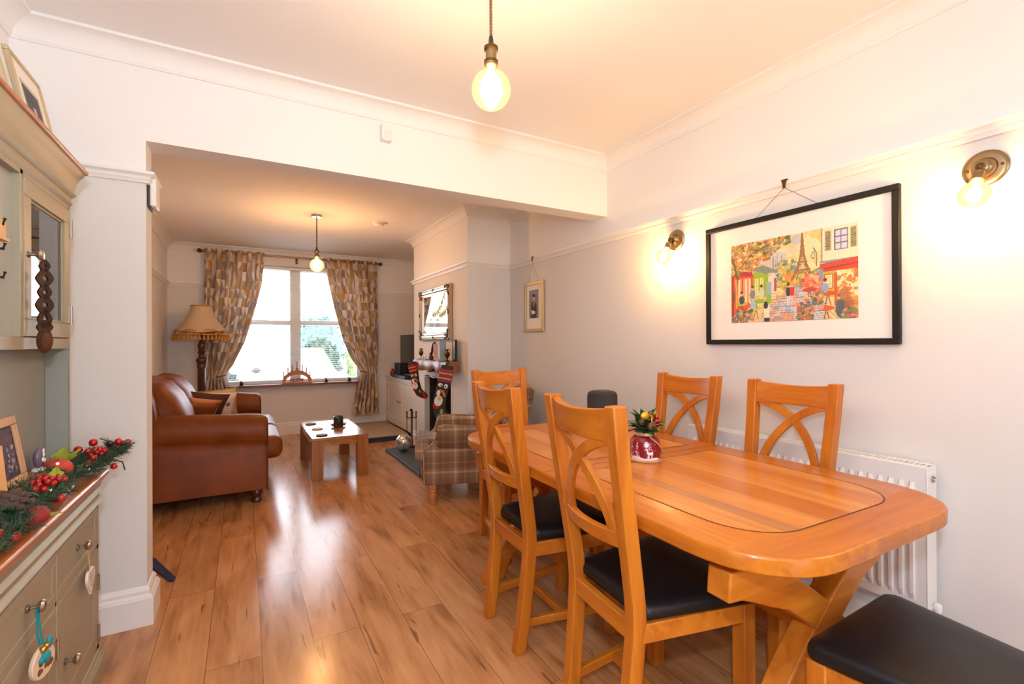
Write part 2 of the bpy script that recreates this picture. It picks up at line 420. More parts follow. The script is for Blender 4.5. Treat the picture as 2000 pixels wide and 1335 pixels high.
# brick lining of the fireplace recess with its rough white plaster lip
b = MB(); b.box(2.20, 2.288, 4.457, 5.283, .04, .873); b.box(1.88, 2.20, 4.457, 4.475, .04, .873); b.box(1.88, 2.20, 5.265, 5.283, .04, .873); b.box(1.88, 2.20, 4.457, 5.283, .855, .873)
struct(b.make('wall_fireplace_recess', M['brick']))
b = MB()
pts = [(4.455, .04), (4.455, .86)]+[(4.455+.83*i/14, .868+.012*math.sin(i*1.9)-.03*math.sin(PI*i/14)*0+.008*math.sin(i*.9)) for i in range(1, 14)]+[(5.285, .86), (5.285, .04)]
inn = [(max(4.47, min(5.27, p[0]+.006*math.sin(i*2.3))), min(p[1], .858+.008*math.sin(i*1.7))) for i, p in enumerate(pts)]
inn[0] = (4.468, .04); inn[-1] = (5.272, .04)
b.loft([[(1.827, p[0], p[1]) for p in pts], [(1.822, p[0]+.004, p[1]) for p in inn], [(1.90, p[0], p[1]-.004) for p in inn]], cap=False, closed=False)
struct(b.make('trim_fireplace_lip', M['plaster']))

def run(b, prof, p0, p1, nrm, m0=-1, m1=-1):
    """a moulding: profile of (distance from wall, height) along p0-p1; mitre -1 inside corner, +1 outside corner, 0 square"""
    t = (Vector((*p1, 0))-Vector((*p0, 0))).normalized(); n = Vector((*nrm, 0))
    A = [Vector((*p0, 0))+n*d-t*(m0*d)+Vector((0, 0, z)) for d, z in prof]
    B = [Vector((*p1, 0))+n*d+t*(m1*d)+Vector((0, 0, z)) for d, z in prof]
    b.loft([A, B])
def cove(H, zc, d):
    c = [(0, zc), (.008, zc), (.012, zc+.008)]
    c += [(d-(d-.014)*math.cos(R(a)), zc+.010+(H-.014-zc-.010)*math.sin(R(a))) for a in range(0, 91, 10)]
    return c+[(d+.006, H-.012), (d+.006, H), (0, H)]
RAIL = [(0, 1.956), (.012, 1.956), (.014, 1.962), (.022, 1.972), (.016, 1.978), (.020, 1.984), (.034, 1.992), (.036, 2.002), (.026, 2.004), (.022, 1.999), (.004, 1.999), (0, 2.003)]
SKIRT = [(0, 0), (.026, 0), (.026, .118), (.022, .121), (.022, .126), (.018, .132), (.012, .136), (.013, .150), (.009, .158), (.004, .166), (0, .168)]
c1 = cove(H1, 2.471, .085); c2 = cove(H2, 2.412, .075)
def trimrun(name, prof, runs, m=None):
    b = MB()
    for r in runs: run(b, prof, *r)
    return struct(b.make(name, m or M['trim'], sharp=30))
trimrun('trim_1', c1, [((XR, YBACK), (XR, YB), (-1, 0)), ((XR, YB), (XL, YB), (0, -1)), ((XL, YB), (XL, YBACK), (1, 0))], M['upper'])
trimrun('trim_2', c2, [((XL, YBB), (XL, YF), (1, 0)), ((XL, YF), (XR, YF), (0, -1)), ((XR, YF), (XR, YC1), (-1, 0)), ((XR, YC1), (XC, YC1), (0, 1), -1, 1),
                       ((XC, YC1), (XC, YC0), (-1, 0), 1, 1), ((XC, YC0), (XR, YC0), (0, -1), 1, -1), ((XR, YC0), (XR, YBB), (-1, 0))], M['upper'])
trimrun('trim_3', RAIL, [((XR, YBACK), (XR, YC0), (-1, 0)), ((XR, YC0), (XC, YC0), (0, -1), -1, 1), ((XC, YC0), (XC, YC1), (-1, 0), 1, 1), ((XC, YC1), (XR, YC1), (0, 1), 1, -1),
                         ((XR, YC1), (XR, YF), (-1, 0)), ((XR, YF), (WX1+.02, YF), (0, -1), -1, 0), ((WX0-.02, YF), (XL, YF), (0, -1), 0, -1), ((XL, YF), (XL, YBB), (1, 0)), ((XL, YBB), (XP, YBB), (0, 1), -1, 1),
                         ((XP, YBB), (XP, YB), (1, 0), 1, 1), ((XP, YB), (XL, YB), (0, -1), 1, -1), ((XL, YB), (XL, YBACK), (1, 0))])
trimrun('baseboard_right', SKIRT, [((XR, YBACK), (XR, YC0), (-1, 0)), ((XR, YC0), (XC, YC0), (0, -1), -1, 1), ((XC, YC0), (XC, 4.45), (-1, 0), 1, 0), ((XC, 5.29), (XC, YC1), (-1, 0), 0, 1)])
trimrun('baseboard_front', SKIRT, [((1.86, YF), (XL, YF), (0, -1), 0, -1)])
trimrun('baseboard_left', SKIRT, [((XL, YF), (XL, YBB), (1, 0)), ((XL, YBB), (XP, YBB), (0, 1), -1, 1), ((XP, YBB), (XP, YB), (1, 0), 1, 1), ((XP, YB), (XL, YB), (0, -1), 1, -1), ((XL, YB), (XL, YBACK), (1, 0))])

# front window: two lights over two, white frame, glass, and the stained sill board
w = bpy.data.objects.new('window_1', None); C.objects.link(w); struct(w)
b = MB(); y0, y1 = 7.30, 7.36
for a in ((WX0, WX1, WZ0-.02, WZ0+.045), (WX0, WX1, WZ1-.05, WZ1), (WX0, WX0+.05, WZ0+.045, WZ1-.05), (WX1-.05, WX1, WZ0+.045, WZ1-.05), (.565, .705, WZ0+.045, WZ1-.05), (WX0+.05, .565, 1.500, 1.565), (.705, WX1-.05, 1.500, 1.565)):
    b.box(a[0], a[1], y0, y1, a[2], a[3])
b.make('window_frame', M['white'], w, bev=.006)
b = MB()
for x0, x1 in ((WX0+.05, .565), (.705, WX1-.05)):
    for z0, z1 in ((WZ0+.045, 1.500), (1.565, WZ1-.05)): b.box(x0, x1, 7.327, 7.333, z0, z1)
b.make('window_pane', M['pane'], w)
struct(MB().box(WX0, WX1, 7.035, 7.30, .672, .697).make('trim_4', M['sillw'], bev=.008))
# step across the foot of the alcove, carpeted, with a dark blue riser
b = MB(); b.box(1.30, 1.85, 6.00, YF, 0, .058); o = b.make('trim_5', M['navy'])
struct(o); MB().box(1.29, 1.85, 5.985, YF-.028, .058, .08).make('carpet', M['carpet'], o, bev=.008)

# garden outside
struct(MB().box(-14, 16, 7.45, 40, -.45, -.40).make('ground', mat('paving', srgb(214, 210, 204), .9)))
struct(MB().box(-14, 16, -14, -1.72, -.45, -.40).make('ground_back', mat('lawn', srgb(150, 160, 120), .9)))
def bush(name, label, cat, c, r, n, m, group=None):
    b = MB(); rr = random.Random(n)
    for i in range(n):
        u = Vector((rr.gauss(0, 1), rr.gauss(0, 1), rr.gauss(0, 1))).normalized()
        p = Vector(c)+Vector((u.x*r[0], u.y*r[1], u.z*r[2]))*rr.random()**.4
        s = rr.uniform(.07, .15); q = Euler((rr.uniform(0, 6), rr.uniform(0, 6), rr.uniform(0, 6))).to_matrix()
        b.poly([p+q@Vector(v)*s for v in ((-1, 0, 0), (0, -.5, 0.1), (1, 0, 0), (0, .5, .1))])
    b.ball(c, 1, 16, (r[0]*.8, r[1]*.8, r[2]*.8))
    o = b.make(name, m, flatsh=True); tag(o, label, cat, group); return o

# ------------------------------------------------------------------ drawing onto flat prints (ink stored per cell of the print)
class Canvas:
    """u to the right, v up, both 0..1; colours in sRGB 0-255"""
    def __init__(s, w, h, bg, asp=None):
        s.w, s.h = w, h; s.a = np.ones((h, w, 3))*np.array(bg, float)
        s.U, s.V = np.meshgrid((np.arange(w)+.5)/w, (np.arange(h)+.5)/h); s.asp = asp or w/h
        s.rg = np.random.RandomState(5)
    def _put(s, m, c, k=1.0, jit=0):
        c = np.array(c, float)
        col = c+(s.rg.randn(*s.a.shape)*jit if jit else 0)
        kk = (m*k)[..., None] if not np.isscalar(k) or True else m
        s.a = s.a*(1-kk)+np.clip(col, 0, 255)*kk
    def rect(s, u0, u1, v0, v1, c, k=1, jit=0): s._put(((s.U >= u0) & (s.U <= u1) & (s.V >= v0) & (s.V <= v1)).astype(float), c, k, jit)
    def ell(s, u, v, ru, rv, c, k=1, jit=0): s._put((((s.U-u)/ru)**2+((s.V-v)/rv)**2 <= 1).astype(float), c, k, jit)
    def poly(s, P, c, k=1, jit=0):
        m = np.zeros_like(s.U, bool); n = len(P)
        for i in range(n):
            (x1, y1), (x2, y2) = P[i], P[(i+1) % n]
            if y1 == y2: continue
            q = ((y1 > s.V) != (y2 > s.V)) & (s.U < (x2-x1)*(s.V-y1)/(y2-y1)+x1); m ^= q
        s._put(m.astype(float), c, k, jit)
    def line(s, P, w, c, k=1):
        for (x1, y1), (x2, y2) in zip(P[:-1], P[1:]):
            dx, dy = (x2-x1)*s.asp, y2-y1; L = max(dx*dx+dy*dy, 1e-12)
            px, py = (s.U-x1)*s.asp, s.V-y1; t = np.clip((px*dx+py*dy)/L, 0, 1)
            s._put(((px-t*dx)**2+(py-t*dy)**2 <= w*w/4).astype(float), c, k)
    def dabs(s, n, box, r, cols, k=.85, mask=None):
        for _ in range(n):
            u = s.rg.uniform(box[0], box[1]); v = s.rg.uniform(box[2], box[3])
            if mask and not mask(u, v): continue
            q = r*s.rg.uniform(.5, 1.3); s.ell(u, v, q/s.asp*s.rg.uniform(.6, 1.6), q, cols[s.rg.randint(len(cols))], k)
def lin(a):
    a = np.clip(a, 0, 255)/255
    return np.where(a <= .04045, a/12.92, ((a+.055)/1.055)**2.4)
def inked(name, cv, pos, mats, parent=None, mask=None, smooth=False):
    """a surface of cv.w x cv.h cells; pos(u,v) gives each corner; cells where mask is False are cut away"""
    w, h = cv.w, cv.h
    co = [pos(i/w, j/h) for j in range(h+1) for i in range(w+1)]
    fc = []; col = []
    L = lin(cv.a)
    for j in range(h):
        for i in range(w):
            if mask is not None and not mask[j, i]: continue
            a = j*(w+1)+i; fc.append((a, a+1, a+w+2, a+w+1)); col.append(L[j, i])
    me = bpy.data.meshes.new(name); me.from_pydata(co, [], fc); me.update()
    at = me.color_attributes.new('ink', 'BYTE_COLOR', 'CORNER')
    c4 = np.ones((len(fc)*4, 4), np.float32); c4[:, :3] = np.repeat(np.array(col, np.float32), 4, 0)
    at.data.foreach_set('color', c4.ravel())
    if mask is not None:
        bm = bmesh.new(); bm.from_mesh(me)
        bmesh.ops.delete(bm, geom=[v for v in bm.verts if not v.link_faces], context='VERTS'); bm.to_mesh(me); bm.free()
    if smooth:
        me.polygons.foreach_set('use_smooth', [True]*len(me.polygons))
    me.materials.append(mats)
    o = bpy.data.objects.new(name, me); C.objects.link(o)
    if parent is not None: o.parent = parent
    return o

# ------------------------------------------------------------------ dining table
TBL = (1.475, 1.49, 0)
def table():
    t = thing('dining_table', 'long honey oak dining table with rounded corners and inlaid groove', 'table', TBL, R(-1.0))
    hx, hy, zt = .488, .918, .75
    def outline(ix, n=14):
        rx, ry = .25-ix*.55, .27-ix*.55; P = []
        for cx, cy, a in ((hx-ix-rx, hy-ix-ry, 0), (-hx+ix+rx, hy-ix-ry, 90), (-hx+ix+rx, -hy+ix+ry, 180), (hx-ix-rx, -hy+ix+ry, 270)):
            for k in range(n+1):
                th = R(a+90*k/n); c, s_ = math.cos(th), math.sin(th); e = .86
                P.append((cx+rx*abs(c)**e*(1 if c > 0 else -1 if c < 0 else 0), cy+ry*abs(s_)**e*(1 if s_ > 0 else -1 if s_ < 0 else 0)))
        return P
    b = MB(); rings = []
    for ix, z in ((.02, zt-.046), (.004, zt-.0445), (.0005, zt-.040), (0, zt-.022), (0, zt-.0065), (.0022, zt-.002), (.006, zt)):
        rings.append([(x, y, z) for x, y in outline(ix)])
    b.loft(rings)
    O = outline(.007)
    def clip(P, ax, lim, sgn):
        out = []
        for i in range(len(P)):
            p, q = P[i], P[(i+1) % len(P)]; ip = (p[ax]-lim)*sgn >= 0; iq = (q[ax]-lim)*sgn >= 0
            if ip: out.append(p)
            if ip != iq:
                t_ = (lim-p[ax])/(q[ax]-p[ax]); out.append((p[0]+(q[0]-p[0])*t_, p[1]+(q[1]-p[1])*t_))
        return out
    b.mi = 1
    for sg in (-1, 1):   # breadboard ends, grain across
        b.poly([(x, y, zt+.0003) for x, y in clip(O, 1, sg*(hy-.155), sg)])
    G = outline(.125)
    b.mi = 2
    for sg, lim in ((-1, -.06), (1, .07)):
        g = clip(G, 1, lim, sg)
        b.poly([(x, y, zt+.0006) for x, y in g]) if False else None
    b.mi = 0
    for sg, lim in ((-1, -.06), (1, .07)):      # inset panels of side by side boards
        g = clip(G, 1, lim, sg); xs = [-.363, -.25, -.195, -.07, .05, .16, .27, .363]
        for k in range(7):
            q = clip(clip(g, 0, xs[k], 1), 0, xs[k+1], -1)
            if len(q) > 2:
                b.mi = 2 if k == 1 else (0 if k % 2 else 4); b.poly([(x, y, zt+.0006) for x, y in q])
    b.mi = 3
    for sg, lim in ((-1, -.06), (1, .07)):      # dark cut groove round each panel
        g = clip(G, 1, lim, sg); cx = sum(p[0] for p in g)/len(g); cy = sum(p[1] for p in g)/len(g)
        n = len(g)
        inn = []
        for i in range(n):
            p0, p, p1 = Vector(g[i-1]), Vector(g[i]), Vector(g[(i+1) % n])
            nn = Vector((0, 0))
            for e in (p-p0, p1-p):
                if e.length > 1e-6:
                    e = e.normalized(); nn += Vector((-e.y, e.x))
            nn.normalize(); inn.append(p+nn*.0048)
        b.strip([(p[0], p[1], zt+.0009) for p in g], [(p[0], p[1], zt+.0009) for p in inn], True)
    b.box(-hx+.008, hx-.008, .0043, .0055, zt-.001, zt+.0007)
    b.make('table_top', [M['oaky'], M['oakx'], M['oakdark'], M['groove'], wood('honey_oak_pale', srgb(218, 142, 58), srgb(190, 110, 34), 'y', .30, coat=.2)], t, sharp=30)
    CB = [(-.432, .637), (-.38, .632), (-.32, .618), (-.25, .588), (-.17, .558), (-.08, .497), (0, .438), (.08, .370), (.16, .295), (.24, .205), (.31, .105), (.365, 0)]
    def crossbeam(sx, y):
        b = MB(); rings = []; m = len(CB)
        for k, (x, z) in enumerate(CB):
            a = CB[max(k-1, 0)]; c = CB[min(k+1, m-1)]; d = Vector((c[0]-a[0], c[1]-a[1])).normalized(); n = Vector((-d.y, d.x))*(.037 if k < 2 else .044)
            if k == m-1: n = Vector((.058, 0))
            x = x*sx; n.x *= sx
            rings.append([(x-n.x, y-.034, z-n.y), (x+n.x, y-.034, z+n.y), (x+n.x, y+.034, z+n.y), (x-n.x, y+.034, z-n.y)])
        b.loft(rings); return b
    for y in (-.72, .72):
        for sx in (1, -1): crossbeam(sx, y+(.0005 if sx > 0 else -.0005)).make('trestle_leg', M['oakx'], t, bev=.005)
    for y in (-.72, .72):
        for s in (-1, 1): MB().box(s*.345-.05, s*.345+.05, y-.026, y+.026, .655, .7045).make('corner_block', M['oakx'], t)
    MB().box(-.03, .03, -.69, .69, .385, .475).make('stretcher', M['oaky'], t, bev=.006)
    return t
table()

# ------------------------------------------------------------------ cross-back dining chairs
PB = [(0, -.046, .165), (.127, -.027, .169), (.283, -.010, .174), (.40, -.001, .178), (.443, 0, .180), (.50, -.004, .181), (.57, -.014, .183), (.723, -.037, .188), (.908, -.065, .195), (1.064, -.083, .200)]
def yb(z):
    for (a, ya, _), (c, yc, _) in zip(PB[:-1], PB[1:]):
        if z <= c: return ya+(yc-ya)*(z-a)/(c-a)
    return PB[-1][1]
def bow(x): return -.030*(1-(x/.165)**2)
def chair(label, loc, rot, group):
    t = thing('dining_chair', label, 'chair', loc, rot, group)
    for s in (-1, 1):
        b = MB()
        b.loft([[(s*xo, y, z), (s*xo, y+.046, z), (s*(xo-.044), y+.046, z), (s*(xo-.044), y, z)] for z, y, xo in PB])
        b.make('back_post', M['oakz'], t, bev=.004)
        MB().box(s*.225 if s < 0 else .177, s*.177 if s < 0 else .225, .378, .426, 0, .44).make('front_leg', M['oakz'], t, bev=.004)
    def rail(name, z0, z1, dip, xe, th=.024):
        b = MB(); rr = []
        for k in range(13):
            x = -xe+2*xe*k/12; q = 1-(x/xe)**2; y = bow(x)+.014
            rr.append([(x, yb(z0)+y, z0), (x, yb(z0)+y+th, z0), (x, yb(z1)+y+th, z1-dip*q), (x, yb(z1)+y, z1-dip*q)])
        b.loft(rr); b.make(name, M['oakx'], t, bev=.003)
    rail('crest_rail', .958, 1.056, .012, .158)
    rail('back_rail', .650, .698, .004, .145)
    for s in (-1, 1):
        b = MB(); rr = []; pts = []
        for k in range(15):
            q = k/14; ph = q*PI/2; x = .7*math.sin(ph)+.3*q; z = .7*(1-math.cos(ph))+.3*q
            pts.append((s*(-.143+.262*x), .966-.276*z))
        for k, (x, z) in enumerate(pts):
            a = pts[max(k-1, 0)]; c = pts[min(k+1, 14)]; d = Vector((c[0]-a[0], c[1]-a[1])).normalized(); n = Vector((-d.y, d.x))*.0165
            y = lambda xx, zz: yb(zz)+bow(xx)+.017+(.002 if s > 0 else -.001)
            p, q2 = (x-n.x, z-n.y), (x+n.x, z+n.y)
            rr.append([(p[0], y(*p), p[1]), (q2[0], y(*q2), q2[1]), (q2[0], y(*q2)+.018, q2[1]), (p[0], y(*p)+.018, p[1])])
        b.loft(rr); b.make('cross_slat', M['oakz'], t, bev=.002)
    b = MB()
    b.box(-.140, .140, .004, .028, .384, .44); b.box(-.180, .180, .398, .422, .384, .44)
    for s in (-1, 1):
        b.prism([(s*.178, .03), (s*.222, .38), (s*.198, .38), (s*.154, .03)], 'z', .384, .44)
    b.make('seat_frame', M['oakx'], t, bev=.003)
    b = MB(); rr = []
    for ins, z in ((.012, .441), (.002, .447), (0, .456), (.001, .470), (.007, .481), (.022, .488), (.06, .4915), (.12, .493)):
        ring = []
        for cx, cy, a0 in ((.205, .40, 0), (-.205, .40, 90), (-.150, .062, 180), (.150, .062, 270)):
            for k in range(5):
                th = R(a0+22.5*k); rad = .028
                x = cx+rad*math.cos(th); y = cy+rad*math.sin(th); m_ = Vector((x, y-.23)); L = m_.length
                m_ *= max(0, (L-ins)/L); ring.append((m_.x, m_.y+.23, z))
        rr.append(ring)
    b.loft(rr); b.make('seat', M['seat'], t, sharp=60)
    for s in (-1, 1):
        MB().prism([(s*.150, .0), (s*.212, .38), (s*.190, .38), (s*.128, .0)], 'z', .095, .128).make('stretcher', M['oaky'], t, bev=.003)
    MB().box(-.172, .172, .17, .195, .097, .126).make('stretcher', M['oakx'], t, bev=.003)
    return t
GC = 'oak cross-back dining chairs around the table'
ch = chair('oak cross-back chair, back to the pier wall side, farther of the two left of the table', (.984, 1.785, 0), R(-92.5), GC)
ch['label'] = 'oak cross-back chair behind the closest one, at the table side facing the radiator'
dup(ch, (.966, 1.166, 0), R(-95.5), 'large closest oak cross-back chair with its whole back turned to the viewer', GC)
dup(ch, (2.055, 1.780, 0), R(90), 'oak cross-back chair by the radiator just behind the red candle jar', GC)
dup(ch, (2.058, 1.216, 0), R(90.5), 'oak cross-back chair standing against the middle of the radiator', GC)
dup(ch, (1.492, 2.754, 0), R(180), 'oak cross-back chair at the far head of the table, by the plaid armchair', GC)
dup(ch, (1.474, .262, 0), R(1.5), 'oak chair at the near head of the table showing only its dark leather seat', GC)

# ------------------------------------------------------------------ things on the table
t = thing('candle_jar', 'red frosted snow-scene jar topped with holly, berries and rope handle', 'jar', (1.455, 1.446, .7513))
prof = [(0, 0), (.052, 0), (.060, .006), (.063, .020), (.063, .055), (.060, .070), (.050, .083), (.041, .090)]
cv = Canvas(200, 90, (128, 14, 26)); cv.asp = 3.6
W_ = (238, 230, 232)
cv.poly([(.02, .06), (.02, .20), (.10, .23), (.2, .17), (.34, .19), (.40, .14), (.40, .10), (.3, .07)], W_)
for tx, h in ((.06, .62), (.125, .78), (.03, .55)):
    for q in range(6):
        v = .2+(h-.2)*q/6; wd = .042*(1-q/7); cv.poly([(tx-wd, v), (tx+wd, v), (tx, v+(h-.2)/5)], W_, .75)
    cv.dabs(26, (tx-.03, tx+.03, .22, h-.1), .03, [(150, 30, 40), (120, 14, 26)], .9)
for k in range(6):
    a = PI*k/6; cv.line([(.225-.028*math.cos(a), .70-.1*math.sin(a)), (.225+.028*math.cos(a), .70+.1*math.sin(a))], .022, W_)
cv.ell(.265, .36, .032, .07, W_); cv.poly([(.232, .36), (.245, .36), (.235, .52), (.222, .52)], W_); cv.ell(.222, .51, .016, .035, W_)
for x in (.242, .252, .28, .29): cv.line([(x, .33), (x-.003, .17)], .022, W_)
for d in (-1, 1): cv.line([(.224, .53), (.224+d*.014, .60), (.224+d*.012, .68)], .014, W_); cv.line([(.224+d*.012, .60), (.224+d*.026, .64)], .012, W_)
cv.dabs(26, (.2, .46, .3, .9), .014, [W_], .9)
def jp(u, v):
    q = v*(len(prof)-1); i = min(int(q), len(prof)-2); f = q-i; r_ = prof[i][0]+(prof[i+1][0]-prof[i][0])*f; z = prof[i][1]+(prof[i+1][1]-prof[i][1])*f
    a = R(-211)+2*PI*u; return (r_*math.cos(a), r_*math.sin(a), z)
cv2 = Canvas(200, 70, (128, 14, 26)); 
for j in range(70):   # rows of the drawing follow the height of the glass
    q = (j+.5)/70*(len(prof)-1); i = min(int(q), len(prof)-2); z = prof[i][1]+(prof[i+1][1]-prof[i][1])*(q-i)
    cv2.a[j] = cv.a[min(89, int(z/.090*90))]
inked('glass_jar', cv2, jp, print_mat('frosted_red_glass', .28, .5), t, smooth=True)
MB().lathe([(.040, .089), (.044, .090), (.044, .100), (.040, .101), (.0, .101)], 28).make('collar', M['gilt'], t)
b = MB(); b.tube([(.046*math.cos(a), .046*math.sin(a), .096-.075*max(0, math.cos(a-R(-40)))) if True else 0 for a in [2*PI*k/40 for k in range(40)]], .0035, 6, True)
b = MB(); pts = []
for k in range(31):
    q = k/30; a = R(-115)+R(110)*q; rr_ = .0665-.02*max(0, 1-q*5); pts.append((rr_*math.cos(a), rr_*math.sin(a), .092-.085*q**.9))
b.tube(pts, .0034, 6); b.make('rope_handle', M['rope'], t)
MB().lathe([(.055, .0), (.068, .0), (.070, .004), (.066, .008), (.055, .007)], 28).make('rope_base', M['rope'], t)
def holly(b, p, d, L, rr, up=Vector((0, 0, 1))):
    d = d.normalized(); sd = d.cross(up).normalized(); up2 = sd.cross(d)
    pts = []; n = 6
    for s in (1, -1):
        row = []
        for k in range(n+1):
            q = k/n; w = .34*L*math.sin(PI*min(q*1.05, 1))*(1.0 if k % 2 else .62)
            row.append(p+d*L*q+sd*s*w+up2*(.10*L*math.sin(q*3)+.10*w))
        pts.append(row)
    mid = [p+d*L*k/n+up2*(.10*L*math.sin(k/n*3)-.01*L) for k in range(n+1)]
    b.strip(mid, pts[0]); b.strip(mid, pts[1])
b = MB(); rr = random.Random(3)
for k in range(52):
    a = rr.uniform(0, 2*PI); el = rr.uniform(-.25, 1.2); d = Vector((math.cos(a)*math.cos(el), math.sin(a)*math.cos(el), math.sin(el)))
    holly(b, Vector((0, 0, .103))+d*.012, d, rr.uniform(.058, .088), rr)
b.make('holly_leaves', M['leafg'], t, recalc=False)
for p in ((.022, -.042, .140), (.032, -.034, .148), (.024, -.044, .128), (.040, -.030, .136), (.028, -.040, .155)):
    MB().ball(p, .0095, 14).make('berry', M['red'], t)
b = MB()
for k in range(3):
    a = k*2.1+.5; b.tube([(-.006+.016*math.cos(a+q)*math.sin(q*PI/2.2)*1.1, -.040+.003*k, .158+.016*math.sin(a+q)*math.sin(q*PI/2.2)) for q in [i*2.2/12 for i in range(13)]], .0022, 5)
b.tube([(-.004, -.043, .157), (-.008, -.046, .140), (-.012, -.048, .128)], .0025, 5)
b.make('gold_bow', M['gold'], t)
GG = mat('gold_glitter', srgb(214, 178, 70), .35, .7, bump=(400, .6, .002))
MB().ball((-.030, -.030, .162), .022, 10, (1.1, .5, .7)).make('gold_leaf', GG, t); MB().ball((.05, .0, .165), .016, 10, (1, .7, .8)).make('gold_leaf', GG, t)
b = MB()
CBR = mat('cone_brown', srgb(120, 70, 40), .6)
for p in ((-.040, -.020, .142), (-.018, -.046, .124), (.004, -.045, .127)): MB().ball(p, .0125, 10, (1, 1, 1.15)).make('acorn_cup', CBR, t)

bpy.data.objects['candle_jar'].scale = (.97, .97, 1.16)
t = thing('smart_speaker', 'round charcoal fabric smart speaker standing at the table end by the wall', 'speaker', (1.835, 2.165, .7513))
MB().lathe([(.0, 0), (.078, 0), (.086, .010), (.0875, .03), (.0875, .175), (.083, .192), (.072, .200), (.060, .202)], 40, cap=False).make('cloth_body', M['grey_dark'], t)
MB().lathe([(.062, .199), (.060, .204), (.056, .205), (.0, .204)], 40).make('top_ring', M['black'], t)

# ------------------------------------------------------------------ radiator
t = thing('radiator', 'white fluted panel radiator low on the wall behind the dining chairs', 'radiator', (2.19, 0, 0))
y0, y1, z0, z1 = .770, 1.845, .235, .770
b = MB(); ys = []; n = 30; p = (y1-y0-.05)/n
for k in range(n):
    for q in (0, .26, .34, .66, .74): ys.append((y0+.025+p*(k+q), 1 if q in (.34, .66) else 0))
ys = [(y0, 0)]+ys+[(y1-.025, 0), (y1, 0)]
zs = [(z0, 0), (z0+.035, 0), (z0+.06, 1), (z1-.085, 1), (z1-.060, 0), (z1-.02, 0), (z1, 0)]
G = [[b._v((-.010*a*c, y, z)) for y, a in ys] for z, c in zs]
for i in range(len(zs)-1):
    for j in range(len(ys)-1): b._f([G[i][j], G[i][j+1], G[i+1][j+1], G[i+1][j]])
b.box(.001, .012, y0, y1, z0, z1)
b.make('front_panel', mat('white_enamel', (.83, .82, .81), .3), t, sharp=14)
for y in (y0-.004, y1): MB().box(.0, .078, y, y+.004, z0, z1+.002).make('side_cover', M['white'], t, bev=.0015)
b = MB(); b.box(.004, .016, y0, y1, z1, z1+.004); b.box(.062, .078, y0, y1, z1, z1+.004)
k = y0+.01
while k < y1-.02: b.box(.016, .062, k, k+.007, z1, z1+.004); k += .017
b.make('top_grille', M['white'], t)
MB().box(.060, .078, y0, y1, z0, z1-.004).make('rear_panel', M['white'], t)
b = MB(); b.lathe([(0, 0), (.013, 0), (.013, .006), (.008, .007), (.007, .004), (0, .004)], 16, Matrix.Translation((.042, y0-.004, .725)) @ Matrix.Rotation(R(90), 4, 'X')); b.make('bleed_plug', M['steel'], t)
b = MB(); b.tube([(.045, .752, 0), (.045, .752, .24), (.045, .77, .25)], .0075, 10); b.make('pipe', M['white'], t)
MB().lathe([(0, 0), (.011, 0), (.012, .006), (.012, .026), (.009, .030), (0, .030)], 16, Matrix.Translation((.045, .752, .236))).make('valve', M['white'], t)

# ------------------------------------------------------------------ pictures on the right wall
def picture(name, label, y0, y1, z0, z1, bar, dep, fm, cv, win, hook, wirez, cat='picture', grp=None, lean=0):
    t = thing(name, label, cat, (XR, (y0+y1)/2, (z0+z1)/2), 0, grp)
    cy, cz = (y0+y1)/2, (z0+z1)/2; hy, hz = (y1-y0)/2, (z1-z0)/2
    b = MB()
    for a in ((-hy, hy, hz-bar, hz), (-hy, hy, -hz, -hz+bar), (-hy, -hy+bar, -hz+bar, hz-bar), (hy-bar, hy, -hz+bar, hz-bar)): b.box(-dep, -.004, a[0], a[1], a[2], a[3])
    b.make('frame', fm, t, bev=.003)
    MB().box(-dep+.012, -.006, -hy+bar-.002, hy-bar+.002, -hz+bar-.002, hz-bar+.002).make('mount', M['mount'], t)
    wy0, wy1, wz0, wz1 = win
    inked('print', cv, lambda u, v: (-dep+.0108, wy1-cy-(wy1-wy0)*u, wz0-cz+(wz1-wz0)*v), M['print'], t)
    if hook:
        hyk, hzk = hook[0]-cy, hook[1]-cz
        b = MB(); b.prism([(hyk-.013, hzk+.022), (hyk+.013, hzk+.022), (hyk+.006, hzk-.004), (hyk+.006, hzk-.018), (hyk-.006, hzk-.018), (hyk-.006, hzk-.004)], 'x', -.044, -.039)
        b.box(-.044, -.028, hyk-.013, hyk+.013, hzk+.020, hzk+.024); b.make('hook', M['brass_d'], t)
        b = MB()
        for s, wy in zip((-1, 1), wirez): b.tube([(-.040, hyk, hzk-.015), (-.014, wy-cy, hz-.01)], .0011, 5)
        b.make('hanging_wire', M['wire'], t)
    return t
cv = Canvas(300, 206, (250, 226, 176))
